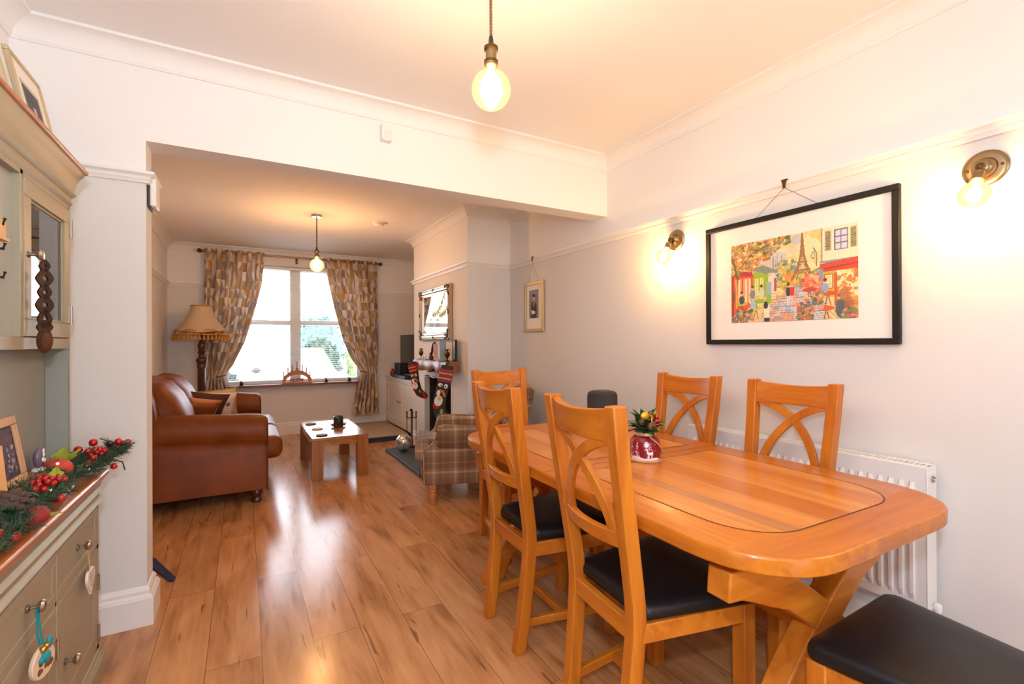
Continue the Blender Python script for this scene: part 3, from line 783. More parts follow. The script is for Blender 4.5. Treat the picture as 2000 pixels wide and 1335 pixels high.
def paint_paris(cv):
    rg = cv.rg
    cv._put(np.clip((cv.V-.45)*1.6, 0, 1), (250, 214, 140)); cv._put(np.clip((.62-cv.V)*2, 0, 1)*.6, (248, 190, 110))
    cv.dabs(40, (.44, .8, .62, .99), .06, [(252, 200, 110), (246, 178, 90), (250, 226, 180), (236, 214, 180)], .45)
    cv.ell(.57, .93, .05, .06, (176, 190, 206), .8); cv.ell(.55, .80, .03, .035, (196, 200, 204), .6)
    # far houses and trees
    cv.poly([(.12, .5), (.30, .52), (.46, .60), (.50, .80), (.12, .95)], (206, 200, 196), 1, 14)
    for k in range(16): cv.rect(.18+.018*k, .187+.018*k, .56, .72+.1*rg.rand(), [(120, 150, 190), (90, 110, 150), (190, 200, 220), (210, 160, 90)][rg.randint(4)], .8)
    cv.dabs(260, (.40, .56, .40, .70), .022, [(110, 140, 150), (90, 110, 110), (190, 190, 90), (200, 170, 90), (240, 224, 150)], .8)
    cv.dabs(320, (.46, .76, .36, .56), .022, [(220, 200, 70), (190, 170, 50), (120, 120, 60), (240, 210, 110), (150, 140, 80), (230, 130, 60)], .85)
    # lattice tower
    T_ = (138, 96, 60)
    for s in (-1, 1):
        P = [(.615, .985), (.615+s*.006, .86), (.615+s*.014, .74), (.615+s*.030, .64), (.615+s*.055, .55), (.615+s*.085, .47)]
        cv.line(P, .020, T_); cv.line([(x-s*.014, y) for x, y in P[3:]], .012, T_)
    cv.poly([(.609, .98), (.621, .98), (.634, .72), (.596, .72)], T_, .9); cv.poly([(.596, .72), (.634, .72), (.645, .66), (.585, .66)], T_, .55)
    cv.rect(.576, .654, .655, .672, T_); cv.rect(.552, .678, .565, .584, T_)
    for k in range(9): cv.line([(.58+.008*k, .66), (.57+.0105*k, .585)], .006, (104, 70, 44), .8)
    a = [(.615+.045*math.cos(q), .46+.09*math.sin(q)) for q in [PI*i/12 for i in range(13)]]; cv.line(a, .014, T_)
    # cobbled street
    cv.poly([(.30, 0), (.78, 0), (.72, .22), (.585, .40), (.53, .40), (.42, .24)], (214, 208, 204), 1, 10)
    for k in range(13):
        v = .0+.4*(1-(1-k/13)**.8)*.95; cv.line([(.28, v), (.8, v)], .006, (70, 96, 130), .8)
    for k in range(18): cv.line([(.20+.042*k, 0), (.53+.004*k, .40)], .005, (76, 100, 132), .75)
    cv.poly([(.30, 0), (.56, 0), (.52, .10), (.36, .12)], (232, 110, 50), .5); cv.dabs(60, (.34, .62, .0, .30), .02, [(240, 120, 50), (236, 140, 80), (120, 150, 190), (200, 216, 226)], .7)
    # left: red shop, green shop, awning
    cv.poly([(0, .08), (.20, .20), (.22, .60), (0, .66)], (214, 70, 48), 1, 16); cv.poly([(.06, .24), (.18, .26), (.18, .56), (.06, .55)], (240, 150, 90), 1, 12)
    for x in (.07, .10, .135, .17): cv.rect(x, x+.013, .24, .55, [(190, 40, 40), (248, 236, 220)][int(x*100) % 2], .85)
    cv.poly([(0, .60), (.20, .57), (.20, .63), (0, .68)], (170, 36, 44)); cv.rect(0, .022, .08, .62, (150, 40, 44))
    cv.poly([(.20, .22), (.34, .24), (.34, .60), (.21, .63)], (140, 176, 40), 1, 14)
    for x in (.225, .268): cv.rect(x, x+.028, .28, .54, (240, 224, 140)); cv.rect(x+.012, x+.016, .28, .54, (120, 150, 40))
    cv.poly([(.07, .66), (.26, .72), (.42, .60), (.32, .58), (.21, .64)], (120, 130, 120)); cv.poly([(.07, .66), (.26, .72), (.29, .69), (.10, .645)], (196, 206, 90))
    cv.rect(.325, .365, .30, .48, (150, 170, 180)); cv.ell(.345, .27, .022, .06, (120, 180, 40)); cv.rect(.37, .40, .36, .58, (206, 214, 216)); cv.rect(.39, .41, .36, .52, (176, 60, 70))
    # leafy branches and trunk
    cv.dabs(900, (0, .52, .62, 1.0), .020, [(206, 120, 60), (120, 130, 60), (190, 90, 60), (110, 124, 130), (230, 190, 90), (160, 150, 60), (90, 80, 50), (236, 214, 150), (214, 150, 60)], .9,
            lambda u, v: v > .66+.28*max(0, u-.22)/.3*1.0-.02*math.sin(u*40) or (u < .1 and v > .6))
    cv.line([(.06, .10), (.03, .34), (.06, .56), (.03, .74), (.0, .84)], .030, (96, 74, 40)); cv.line([(.05, .12), (.045, .55)], .022, (236, 160, 60)); cv.line([(.06, .66), (.2, .86), (.36, .94)], .012, (90, 66, 40))
    # right: cream house with shuttered window, red awning, orange door
    cv.rect(.755, 1, .62, 1, (240, 228, 196), 1, 6); cv.rect(.755, .762, .62, 1, (150, 140, 120))
    cv.rect(.845, .935, .74, .96, (96, 104, 130)); 
    for i in range(2):
        for j in range(3): cv.rect(.852+.042*i, .888+.042*i, .748+.07*j, .806+.07*j, (206, 204, 224))
    for x in (.785, .955):
        cv.rect(x-.008, x+.046, .74, .97, (226, 208, 150)); cv.rect(x, x+.036, .75, .955, (150, 140, 110))
        for j in range(12): cv.rect(x, x+.036, .755+.0165*j, .761+.0165*j, (84, 80, 70))
    cv.rect(.745, 1, .615, .64, (130, 150, 160)); cv.poly([(.735, .50), (.745, .61), (1, .64), (1, .52)], (206, 60, 42), 1, 10); cv.poly([(.74, .555), (1, .585), (1, .57), (.74, .54)], (120, 40, 30), .7)
    cv.line([(.72, .60), (.72, .74), (.70, .80)], .012, (70, 84, 84)); cv.ell(.695, .72, .014, .045, (120, 126, 120)); cv.ell(.695, .72, .008, .03, (240, 220, 150))
    cv.rect(.765, .855, .24, .52, (236, 160, 40), 1, 8); cv.rect(.775, .835, .33, .49, (150, 76, 30)); cv.rect(.78, .83, .34, .48, (246, 232, 180))
    for j in range(7): cv.rect(.785, .825, .355+.017*j, .360+.017*j, (110, 80, 50), .7)
    cv.rect(.86, 1, .10, .52, (246, 214, 130), 1, 18); cv.dabs(150, (.86, 1, .12, .50), .022, [(236, 150, 60), (250, 236, 190), (180, 110, 60), (214, 90, 40)], .8); cv.rect(.845, .862, .14, .50, (196, 84, 40))
    cv.poly([(.66, .46), (.74, .54), (.74, .48)], (206, 90, 100)); cv.rect(.735, .765, .30, .56, (120, 150, 170)); cv.dabs(90, (.62, .75, .32, .50), .022, [(226, 90, 60), (240, 130, 90), (250, 190, 150), (180, 60, 50)], .85)
    # people and tables
    def person(u, v, h, c1, c2, hair=(80, 50, 30)):
        cv.rect(u-.013, u-.002, v, v+h*.45, c2); cv.rect(u+.002, u+.013, v, v+h*.45, c2); cv.ell(u, v+h*.62, .020, h*.22, c1); cv.ell(u, v+h*.9, .011, h*.1, (236, 190, 150)); cv.ell(u, v+h*.94, .012, h*.08, hair)
    person(.505, .18, .26, (50, 44, 46), (226, 214, 206)); person(.535, .18, .26, (206, 44, 44), (236, 190, 180), (200, 150, 80))
    cv.ell(.325, .13, .024, .09, (240, 230, 214)); cv.ell(.318, .20, .018, .05, (40, 36, 40)); cv.rect(.305, .35, .0, .05, (46, 42, 46)); cv.ell(.312, .28, .011, .03, (230, 180, 140)); cv.poly([(.31, .05), (.35, .05), (.345, .16), (.315, .16)], (246, 230, 206))
    for u, v, c in ((.23, .17, (190, 200, 70)), (.22, .30, (200, 190, 90)), (.10, .24, (170, 170, 70)), (.80, .28, (206, 70, 40)), (.79, .12, (214, 80, 44)), (.67, .34, (190, 60, 50))):
        cv.line([(u, v), (u-.02, v-.13)], .010, (110, 60, 40)); cv.line([(u, v), (u+.02, v-.13)], .010, (110, 60, 40)); cv.ell(u, v, .058, .026, c)
    for u, v, c in ((.205, .22, (150, 190, 220)), (.10, .29, (60, 60, 70)), (.78, .34, (140, 160, 190)), (.75, .16, (196, 150, 130)), (.88, .16, (84, 100, 96)), (.20, .35, (110, 120, 150)), (.28, .35, (206, 200, 180))):
        cv.ell(u, v, .026, .055, c); cv.ell(u, v+.075, .012, .028, (230, 180, 140)); cv.ell(u, v+.092, .013, .02, (100, 50, 30))
    cv.ell(.90, .10, .05, .10, (70, 84, 90)); cv.ell(.91, .26, .035, .07, (170, 100, 60), .9); cv.ell(.94, .14, .03, .09, (150, 90, 60), .8)
    for bx in ((.04, .20, 0, .16), (.58, .70, 0, .20), (.70, .76, .18, .30), (.0, .1, .0, .06), (.9, 1, 0, .1)):
        cv.dabs(130, bx, .018, [(200, 80, 60), (110, 130, 60), (70, 90, 60), (226, 120, 90), (90, 100, 120), (190, 190, 120)], .85)
    cv.line([(.645, .06), (.645, .20)], .008, (90, 90, 60)); cv.ell(.645, .24, .020, .035, (246, 190, 70)); cv.ell(.645, .225, .018, .02, (230, 100, 50))
    cv.a += rg.randn(cv.h, cv.w, 1)*9; cv.a = cv.a*.86+np.array((246, 226, 196))*.14
paint_paris(cv)
picture('framed_print', 'large black-framed café street print with a lattice tower on the dining wall', .876, 1.780, 1.226, 1.868, .026, .028, M['blackf'], cv, (1.025, 1.626, 1.339, 1.750), (1.326, 1.990), (1.175, 1.50))

def portrait(cv, bg):
    cv.a[:] = bg; cv._put(np.ones_like(cv.U)*.35*cv.V, (150, 160, 176))
    cv.poly([(.22, 0), (.20, .42), (.34, .60), (.64, .60), (.80, .42), (.78, 0)], (58, 54, 52)); cv.poly([(.40, .60), (.52, .36), (.62, .60), (.56, .60), (.51, .46), (.46, .60)], (206, 170, 60))
    cv.ell(.50, .70, .10, .10, (222, 168, 138)); cv.poly([(.30, .80), (.50, .86), (.72, .80), (.50, .76)], (34, 34, 36)); cv.rect(.40, .60, .74, .79, (34, 34, 36))
    cv.poly([(.24, .18), (.26, .30), (.48, .26), (.62, .24), (.62, .16), (.4, .14)], (240, 230, 218)); cv.ell(.62, .20, .06, .05, (214, 160, 130))
cv = Canvas(40, 66, (122, 128, 142)); portrait(cv, (122, 128, 142))
picture('graduation_portrait', 'small pale-gilt framed graduation portrait hanging beyond the dining wall lights', 3.455, 3.775, 1.338, 1.788, .028, .022, M['gilt'], cv, (3.542, 3.700, 1.460, 1.715), (3.597, 1.985), (3.53, 3.70))

# ------------------------------------------------------------------ lamps
def bulb_mats():
    m, nt, b = newmat('amber_bulb_glass'); nt.nodes.remove(b)
    t = N(nt, 'ShaderNodeBsdfTransparent'); t.inputs['Color'].default_value = (1, .93, .72, 1)
    e = N(nt, 'ShaderNodeEmission', Strength=1.7); e.inputs['Color'].default_value = (1, .80, .34, 1)
    g = N(nt, 'ShaderNodeBsdfGlossy', Roughness=.03)
    a = N(nt, 'ShaderNodeMixShader'); a.inputs[0].default_value = .78
    nt.links.new(t.outputs[0], a.inputs[1]); nt.links.new(e.outputs[0], a.inputs[2])
    fr = N(nt, 'ShaderNodeFresnel', IOR=1.4); c = N(nt, 'ShaderNodeMixShader')
    nt.links.new(fr.outputs[0], c.inputs[0]); nt.links.new(a.outputs[0], c.inputs[1]); nt.links.new(g.outputs[0], c.inputs[2])
    nt.links.new(c.outputs[0], nt.nodes['Material Output'].inputs['Surface']); return m
BULB = bulb_mats()
PEND_E, SCON_E, PEND2_E = 1060.0, 2350.0, 1650.0
WARM = (1.0, .69, .40)
def pendant(label, x, y, ceil, zc, flex, strength, rose, col):
    t = thing('pendant_light', label, 'pendant light', (x, y, zc))
    top = ceil-zc; r = .0655
    MB().lathe([(.0, top-.022), (.045, top-.022), (.048, top-.018), (.050, top), (.0, top)], 28).make('ceiling_rose', rose, t)
    b = MB(); n = 110
    for ph in (0, PI): b.tube([(.0026*math.cos(ph+k*.75), .0026*math.sin(ph+k*.75), .165+(top-.022-.165)*k/n) for k in range(n+1)], .0029, 6)
    b.make('flex', flex, t)
    MB().lathe([(0, .180), (.006, .178), (.008, .166), (.009, .155), (.012, .150), (.010, .146), (0, .146)], 16).make('cord_grip', M['black'], t)
    b = MB(); b.lathe([(0, .147), (.016, .146), (.020, .140), (.0205, .128), (.018, .126), (.018, .098), (.021, .096), (.023, .088), (.0225, .078), (.018, .074), (.016, .078), (0, .080)], 28)
    b.make('lampholder', M['brass'], t)
    b = MB()
    for z in (.136, .090): b.lathe([(.0212, z+.007), (.0235, z+.005), (.0235, z-.005), (.0212, z-.007)], 28)
    b.make('lampholder_ring', M['brass_d'], t)
    pr = [(.0145, .082), (.015, .070), (.022, .061)]+[(r*math.sin(a), r*math.cos(a)) for a in [R(25+155*k/18) for k in range(18)]]+[(0, -r)]
    MB().lathe(pr, 36, cap=False).make('bulb', BULB, t)
    MB().lathe([(0, .062), (.010, .058), (.026, .040), (.036, .010), (.033, -.020), (.018, -.038), (0, -.042)], 20).make('filament_glow', emis('filament', col, strength), t)
    return t
pendant('large round bulb hanging on copper braid flex, nearest and above the dining table', .718, 1.400, H1, 2.079, M['flex'], PEND_E, M['brass'], WARM)
pendant('round bulb pendant on dark flex hanging in front of the curtained window', .628, 4.985, H2, 2.008, M['darkflex'], PEND2_E, M['steel'], (1.0, .52, .23))

def sconce(label, y, z, dy):
    t = thing('wall_light', label, 'wall light', (XR, y, z), 0, None)
    MX = Matrix.Rotation(R(-90), 4, 'Y')
    MB().lathe([(0, 0), (.062, 0), (.063, .004), (.058, .009), (.050, .011), (.036, .012), (.034, .018), (.028, .028), (.018, .036), (0, .040)], 36, MX).make('wall_plate', M['brass'], t)
    b = MB()
    for s in (-1, 1): b.ball((-.012, s*.046, 0), .005, 10)
    b.make('plate_screw', M['brass_d'], t)
    d = Vector((-.42, dy, -.80)).normalized(); k = Vector((-.052, 0, -.004))
    MB().ball(k, .015, 14).make('knuckle', M['brass_d'], t)
    q = d.to_track_quat('Z', 'Y').to_matrix().to_4x4(); MH = Matrix.Translation(k) @ q
    b = MB(); b.tube([(0, 0, 0), k*.5, k], .008, 10)
    b.lathe([(.007, .0), (.008, .018), (.016, .022), (.019, .028), (.018, .030), (.018, .052), (.021, .054), (.022, .064), (.018, .066), (0, .06)], 24, MH); b.make('lampholder', M['brass'], t)
    r = .044
    pr = [(.013, .058), (.014, .072), (.020, .080)]+[(r*math.sin(a), .118-r*math.cos(a)) for a in [R(30+150*j/16) for j in range(16)]]+[(0, .118+r)]
    MB().lathe(pr, 32, MH, cap=False).make('bulb', BULB, t)
    MB().lathe([(0, .082), (.009, .086), (.016, .102), (.018, .118), (.014, .134), (.006, .142), (0, .143)], 16, MH).make('filament_glow', emis('sconce_glow', (1.0, .60, .28), SCON_E), t)
    return t
sconce('brass swivel wall light right of the big framed print', .631, 1.850, .0)
sconce('brass swivel wall light left of the big framed print', 2.010, 1.858, .02)

# ------------------------------------------------------------------ small ceiling and wall fittings
t = thing('smoke_alarm', 'round white smoke alarm on the front room ceiling beside the pendant', 'smoke alarm', (1.232, 4.985, H2))
MB().lathe([(0, -.001), (.062, -.001), (.062, -.012), (.052, -.018), (.050, -.030), (.040, -.040), (.012, -.042), (.011, -.036), (0, -.036)], 32).make('body', M['white'], t)
MB().lathe([(.051, -.020), (.0525, -.022), (.0525, -.026), (.051, -.028)], 32).make('vent_slot', mat('pale_grey', (.5, .5, .5), .6), t)
t = thing('motion_sensor', 'small white motion sensor high on the beam over the opening', 'motion sensor', (.690, YB-.0, 2.401))
b = MB(); b.loft([[(x*s, -d, z*s2) for x, z in ((-.030, -.040), (-.022, -.047), (.022, -.047), (.030, -.040), (.030, .040), (.022, .046), (-.022, .046), (-.030, .040))] for d, s, s2 in ((.001, 1, 1), (.030, 1, 1), (.040, .9, .95), (.043, .7, .85))])
b.make('case', M['white'], t)
MB().ball((0, -.036, -.012), .022, 16, (1, .6, 1.05)).make('lens', mat('frosted_lens', (.78, .78, .78), .5), t)
t = thing('alarm_keypad', 'white box with a dark side fixed on the inner edge of the white pier', 'control box', (XP, 2.70, 1.930))
MB().box(.008, .034, -.035, .075, -.065, .07).make('cover', M['white'], t, bev=.008)
MB().box(.001, .010, -.040, .075, -.068, .07).make('backplate', mat('dark_blue_plastic', (.02, .02, .035), .4), t, bev=.002)

# ------------------------------------------------------------------ curtains, rod, blind
def geo_fabric():
    m, nt, b = newmat('geometric_curtain_fabric')
    uv = N(nt, 'ShaderNodeUVMap'); sp = N(nt, 'ShaderNodeSeparateXYZ'); nt.links.new(uv.outputs[0], sp.inputs[0])
    def mth(op, a, c=None, cl=False):
        n = N(nt, 'ShaderNodeMath', operation=op); n.use_clamp = cl
        for i, v in enumerate((a, c)):
            if v is None: continue
            if isinstance(v, (int, float)): n.inputs[i].default_value = v
            else: nt.links.new(v, n.inputs[i])
        return n.outputs[0]
    v = mth('DIVIDE', sp.outputs['Y'], .115); row = mth('FLOOR', v); fv = mth('SUBTRACT', v, row)
    par = mth('MULTIPLY', mth('MODULO', row, 2), .5); u0 = mth('DIVIDE', sp.outputs['X'], .104); u = mth('ADD', u0, par)
    fu = mth('SUBTRACT', u, mth('FLOOR', u))
    d = mth('MULTIPLY', mth('ABSOLUTE', mth('SUBTRACT', fu, .5)), 2)      # 0 in the middle, 1 at the sides
    up = mth('LESS_THAN', d, mth('SUBTRACT', 1, fv))
    cen_up = mth('SUBTRACT', mth('ADD', mth('FLOOR', u), .5), par); cen_dn = mth('SUBTRACT', mth('FLOOR', mth('ADD', u, .5)), par)
    cen = mth('ADD', mth('MULTIPLY', up, cen_up), mth('MULTIPLY', mth('SUBTRACT', 1, up), cen_dn))   # middle of the diamond
    base = mth('ADD', row, mth('SUBTRACT', 1, up)); half = mth('GREATER_THAN', u0, cen)
    key = N(nt, 'ShaderNodeCombineXYZ'); nt.links.new(mth('ADD', mth('MULTIPLY', cen, 2), .25), key.inputs['X']); nt.links.new(mth('ADD', base, .25), key.inputs['Y'])
    nt.links.new(mth('ADD', mth('MULTIPLY', half, 1.7), mth('MULTIPLY', up, .9)), key.inputs['Z'])
    wn = N(nt, 'ShaderNodeTexWhiteNoise', noise_dimensions='3D'); nt.links.new(key.outputs[0], wn.inputs['Vector'])
    rp = N(nt, 'ShaderNodeValToRGB'); cr = rp.color_ramp; cr.interpolation = 'CONSTANT'
    cols = [(226, 208, 190), (182, 154, 122), (214, 194, 174), (190, 146, 88), (164, 150, 144), (232, 216, 200), (200, 168, 128), (150, 132, 122)]
    cr.elements[0].color = (*srgb(*cols[0]), 1); cr.elements[1].position = .125; cr.elements[1].color = (*srgb(*cols[1]), 1)
    for i in range(2, 8): e = cr.elements.new(i/8); e.color = (*srgb(*cols[i]), 1)
    nt.links.new(wn.outputs['Value'], rp.inputs['Fac']); nt.links.new(rp.outputs['Color'], b.inputs['Base Color'])
    b.inputs['Roughness'].default_value = .9; b.inputs['Specular IOR Level'].default_value = .15
    tl = N(nt, 'ShaderNodeBsdfTranslucent'); nt.links.new(rp.outputs['Color'], tl.inputs['Color'])
    mx = N(nt, 'ShaderNodeMixShader'); mx.inputs[0].default_value = .10
    nt.links.new(b.outputs[0], mx.inputs[1]); nt.links.new(tl.outputs[0], mx.inputs[2]); nt.links.new(mx.outputs[0], nt.nodes['Material Output'].inputs['Surface'])
    return m
M['fabric'] = geo_fabric()
ROD_Y, ROD_Z = 7.045, 2.405
def interp(P, z):
    P = sorted(P)
    if z <= P[0][0]: return P[0][1]
    for (a, xa), (c, xc) in zip(P[:-1], P[1:]):
        if z <= c:
            q = (z-a)/(c-a); return xa+(xc-xa)*q
    return P[-1][1]
def curtain(label, outer, inner, zb, tie, seed):
    t = thing('curtain', label, 'curtain', (0, 0, 0))
    nz, nu, folds = 90, 150, 6
    zt = ROD_Z+.035; width = 1.35
    rg = random.Random(seed); ph = [rg.uniform(-.3, .3) for _ in range(8)]
    co, uvs, fc = [], [], []
    for j in range(nz+1):
        z = zt-(zt-zb)*j/nz; a, c = interp(outer, z), interp(inner, z)
        g = math.exp(-((z-tie[1])/.16)**2); low = max(0, min(1, (tie[1]-z)/.3))
        amp = (.040*(1-.75*g)+.012*low)*(1 if z < zt-.09 else .9)
        for i in range(nu+1):
            u = i/nu; q = u*folds+ph[2]*.35*math.sin(3*u+z*1.4)
            wob = .25*math.sin(q*2*PI*2+z*3+ph[3])*(1-math.exp(-(zt-z)*2))
            x = a+(c-a)*u+.010*math.sin(q*4*PI+ph[1])*(1-g)
            y = ROD_Y+amp*(math.cos(q*2*PI)+wob)-.035*g*math.sin(PI*u)-.02*low
            co.append((x, y, z+.012*math.sin(q*2*PI)*(1 if z < zb+.02 else 0))); uvs.append((u*width, zt-z if False else (z+3)))
    for j in range(nz):
        for i in range(nu):
            k = j*(nu+1)+i; fc.append((k, k+nu+1, k+nu+2, k+1))
    me = bpy.data.meshes.new('curtain_fabric'); me.from_pydata(co, [], fc); me.update()
    ul = me.uv_layers.new(name='UVMap')
    ul.data.foreach_set('uv', np.array([uvs[v] for p in me.polygons for v in p.vertices], np.float32).ravel())
    me.polygons.foreach_set('use_smooth', [True]*len(me.polygons)); me.materials.append(M['fabric'])
    o = bpy.data.objects.new('curtain_fabric', me); C.objects.link(o); o.parent = t
    a, c = interp(outer, tie[1]), interp(inner, tie[1])
    b = MB(); x0, x1 = min(a, c)-.01, max(a, c)+.01
    if tie[0] < 0: x0 = tie[2]
    else: x1 = tie[2]
    pts = [((x0+x1)/2+(x1-x0)/2*math.cos(k*PI/10), ROD_Y-.025-.055*abs(math.sin(k*PI/10))*(1 if k <= 10 else -1), tie[1]+.012*math.cos(k*PI/10)*(-tie[0])) for k in range(20)]
    b.tube(pts, .007, 6, True); b.make('tie_back', mat('brown_tie', srgb(96, 72, 46), .7), t)
    for k in range(folds*2):
        u = (k+.5)/(folds*2); x = interp(outer, zt)+(interp(inner, zt)-interp(outer, zt))*u
        MB().tube([(x, ROD_Y+.023*math.cos(q), ROD_Z-.0+.023*math.sin(q)) for q in [2*PI*i/14 for i in range(14)]], .0035, 5, True).make('eyelet', M['brass'], t)
    rebase(t, ((outer[0][1]+inner[0][1])/2, ROD_Y, zb))
    return t
curtain('left patterned curtain of the pair, tied back beside the standard lamp',
        [(2.45, -.435), (1.6, -.445), (.95, -.425), (.82, -.40), (.6, -.42), (.15, -.43)][::-1], [(2.45, .245), (2.03, .215), (1.61, .118), (1.26, .018), (.97, -.114), (.838, -.208), (.65, -.165), (.18, -.12)], .16, (-1, .835, -.30), 1)
curtain('right patterned curtain of the pair, tied back near the white alcove cupboard',
        [(2.45, 1.722), (1.2, 1.735), (.82, 1.705), (.5, 1.728), (.15, 1.735)], [(2.45, .975), (2.41, .985), (2.04, 1.048), (1.71, 1.115), (1.28, 1.231), (1.007, 1.349), (.833, 1.472), (.69, 1.435), (.315, 1.368), (.2, 1.36)], .215, (1, .830, 1.575), 2)
t = thing('curtain_rod', 'long antique brass curtain rod with ball ends above the window', 'curtain rod', (0, ROD_Y, ROD_Z))
b = MB(); b.tube([(-.455, 0, 0), (1.742, 0, 0)], .0125, 12); b.make('rod', M['brass'], t)
for x in (-.475, 1.762):
    b = MB(); b.ball((x, 0, 0), .028, 18); b.tube([(x-.03 if x > 0 else x+.03, 0, 0), (x, 0, 0)], .017, 12); b.make('finial', M['brass_d'], t)
for x in (-.40, .64, 1.69):
    b = MB(); b.tube([(x, .012, -.012), (x, .06, -.03), (x, YF-ROD_Y, -.03)], .007, 8); b.box(x-.015, x+.015, YF-ROD_Y-.006, YF-ROD_Y-.001, -.07, .01); b.make('bracket', M['brass_d'], t)
def slat_mat():
    m, nt, b = newmat('blind_slat'); b.inputs['Base Color'].default_value = (.85, .85, .84, 1); b.inputs['Roughness'].default_value = .45
    tl = N(nt, 'ShaderNodeBsdfTranslucent'); tl.inputs['Color'].default_value = (.85, .85, .84, 1); mx = N(nt, 'ShaderNodeMixShader'); mx.inputs[0].default_value = .35
    nt.links.new(b.outputs[0], mx.inputs[1]); nt.links.new(tl.outputs[0], mx.inputs[2]); nt.links.new(mx.outputs[0], nt.nodes['Material Output'].inputs['Surface']); return m
t = thing('venetian_blind', 'white venetian blind lowered in the window with slats open', 'blind', (0, 7.255, 0))
MB().box(WX0+.012, WX1-.012, -.022, .022, 2.255, 2.295).make('headrail', M['white'], t, bev=.003)
b = MB(); z = .745; SL = slat_mat()
while z < 2.25:
    b.loft([[(x, -.0125, z-.0022), (x, 0, z+.0006), (x, .0125, z-.0004), (x, .0125, z-.0014), (x, 0, z-.0006), (x, -.0125, z-.0034)] for x in (WX0+.02, WX1-.02)]); z += .0295
b.make('slats', SL, t)
MB().box(WX0+.02, WX1-.02, -.014, .014, .722, .738).make('bottom_rail', M['white'], t, bev=.003)
b = MB()
for x in (-.02, .40, .90, 1.32): b.tube([(x, -.0135, .74), (x, -.0135, 2.26)], .001, 4); b.tube([(x, .0135, .74), (x, .0135, 2.26)], .001, 4)
b.make('ladder_cord', M['white'], t)

# ------------------------------------------------------------------ things on the window sill
t = thing('candle_arch', 'wooden candle arch with seven red candles on the window sill', 'candle arch', (.637, 7.10, .697))
b = MB(); n = 40; out, inn = [], []
for k in range(n+1):
    a = PI-PI*k/n; x = .185*math.cos(a); zz = .155*math.sin(a)**.9+.030*math.exp(-(x/.022)**2)
    st = .012*(abs(math.sin(k*PI/6.67)))
    out.append((x, .022+zz-st*.6)); inn.append((.143*math.cos(a), .024+.095*math.sin(a)))
A = [[(p[0], -.012, p[1]) for p in out], [(p[0], -.012, p[1]) for p in inn], [(p[0], .012, p[1]) for p in inn], [(p[0], .012, p[1]) for p in out]]
for i in range(4): b.strip(A[i], A[(i+1) % 4])
b.box(-.192, .192, -.024, .024, 0, .024); bmesh.ops.remove_doubles(b.bm, verts=b.bm.verts, dist=1e-6)
b.make('arch_board', wood('beech_ply', srgb(206, 138, 76), srgb(176, 104, 50), 'x', .45), t)
b = MB()
for cx, sg in ((-.055, 1), (.050, -1)):      # two little carved beasts under the arch
    b.prism([(cx-.03, .045), (cx+.025, .045), (cx+.03, .06), (cx+.022, .066), (cx-.018, .064), (cx-.028, .078), (cx-.036, .074)], 'y', -.006, .006)
    for x in (-.024, -.014, .012, .022): b.box(cx+x-.003, cx+x+.003, -.005, .005, .024, .048)
b.prism([(-.006, .024), (.006, .024), (.012, .05), (0, .075), (-.012, .05)], 'y', -.006, .006)
b.make('carved_scene', M['crimson'], t)
for x, z0, z1 in ((-.165, .055, .166), (-.113, .105, .222), (-.062, .141, .255), (-.002, .178, .300), (.065, .137, .256), (.118, .104, .217), (.163, .040, .157)):
    zc = z0+.035
    MB().lathe([(.010, z0-.02), (.006, z0+.004), (.011, z0+.010), (.007, z0+.018), (.018, z0+.026), (.019, z0+.031), (.010, z0+.030), (0, z0+.030)], 14, Matrix.Translation((x, 0, 0))).make('candle_cup', M['mdark'], t)
    MB().lathe([(0, z0+.030), (.007, z0+.030), (.006, z1-.004), (.002, z1), (0, z1+.006)], 12, Matrix.Translation((x, 0, 0))).make('candle', M['crimson'], t)
for i, (x, lab) in enumerate(((-.03, 'tiny dark bird ornament on the sill by the left curtain'), (1.006, 'tiny dark figure ornament on the sill just right of the candle arch'), (1.32, 'tiny dark ornament on the sill by the right curtain'))):
    b = MB(); b.ball((0, 0, .046), .013, 12); b.ball((.004, 0, .022), .018, 12, (1.2, .8, .9)); b.tube([(.012, 0, .024), (.034, 0, .034)], .004, 6); b.box(-.024, .024, -.014, .014, 0, .008)
    b.tube([(0, 0, .0), (0, 0, .02)], .006, 6)
    tag(b.make('sill_ornament', M['walnut'], loc=(x, 7.09, .697)), lab, 'ornament', 'little sill ornaments')

# ------------------------------------------------------------------ outside the window
bush('hedge', 'dark green hedge seen through the blind right of the mullion', 'hedge', (2.45, 18.6, .55), (.70, .5, 1.0), 900, mat('hedge_leaf', srgb(54, 74, 58), .7))
bush('tree', 'bluish green tree top over the hedge outside the window', 'tree', (3.0, 23, 1.1), (1.3, .8, 1.6), 900, mat('tree_leaf', srgb(72, 98, 92), .7))
bush('shrub', 'yellow green shrub outside beside the right curtain', 'shrub', (3.75, 18.2, .65), (.50, .4, 1.1), 700, mat('shrub_leaf', srgb(112, 132, 76), .7))
bush('low_bush', 'low dark bush outside beside the left curtain', 'shrub', (-.55, 15.5, .05), (.45, .4, .45), 500, mat('bush_leaf', srgb(48, 58, 52), .7))
t = thing('car', 'white car parked outside the window, mostly lost in glare', 'car', (1.17, 13.2, -.40))
CW = mat('white_car_paint', (.88, .88, .88), .25, coat=.5)
b = MB(); rings = []
for y, zl, zt_, w in ((-2.0, .30, .70, .78), (-1.9, .22, .82, .86), (-1.0, .20, .98, .88), (-.4, .20, 1.02, .88), (1.2, .20, 1.05, .88), (2.0, .3, .95, .82)):
    rings.append([(-w, y, zl), (-w, y, zt_-.12), (-w*.92, y, zt_), (w*.92, y, zt_), (w, y, zt_-.12), (w, y, zl)])
b.loft(rings); rings = []
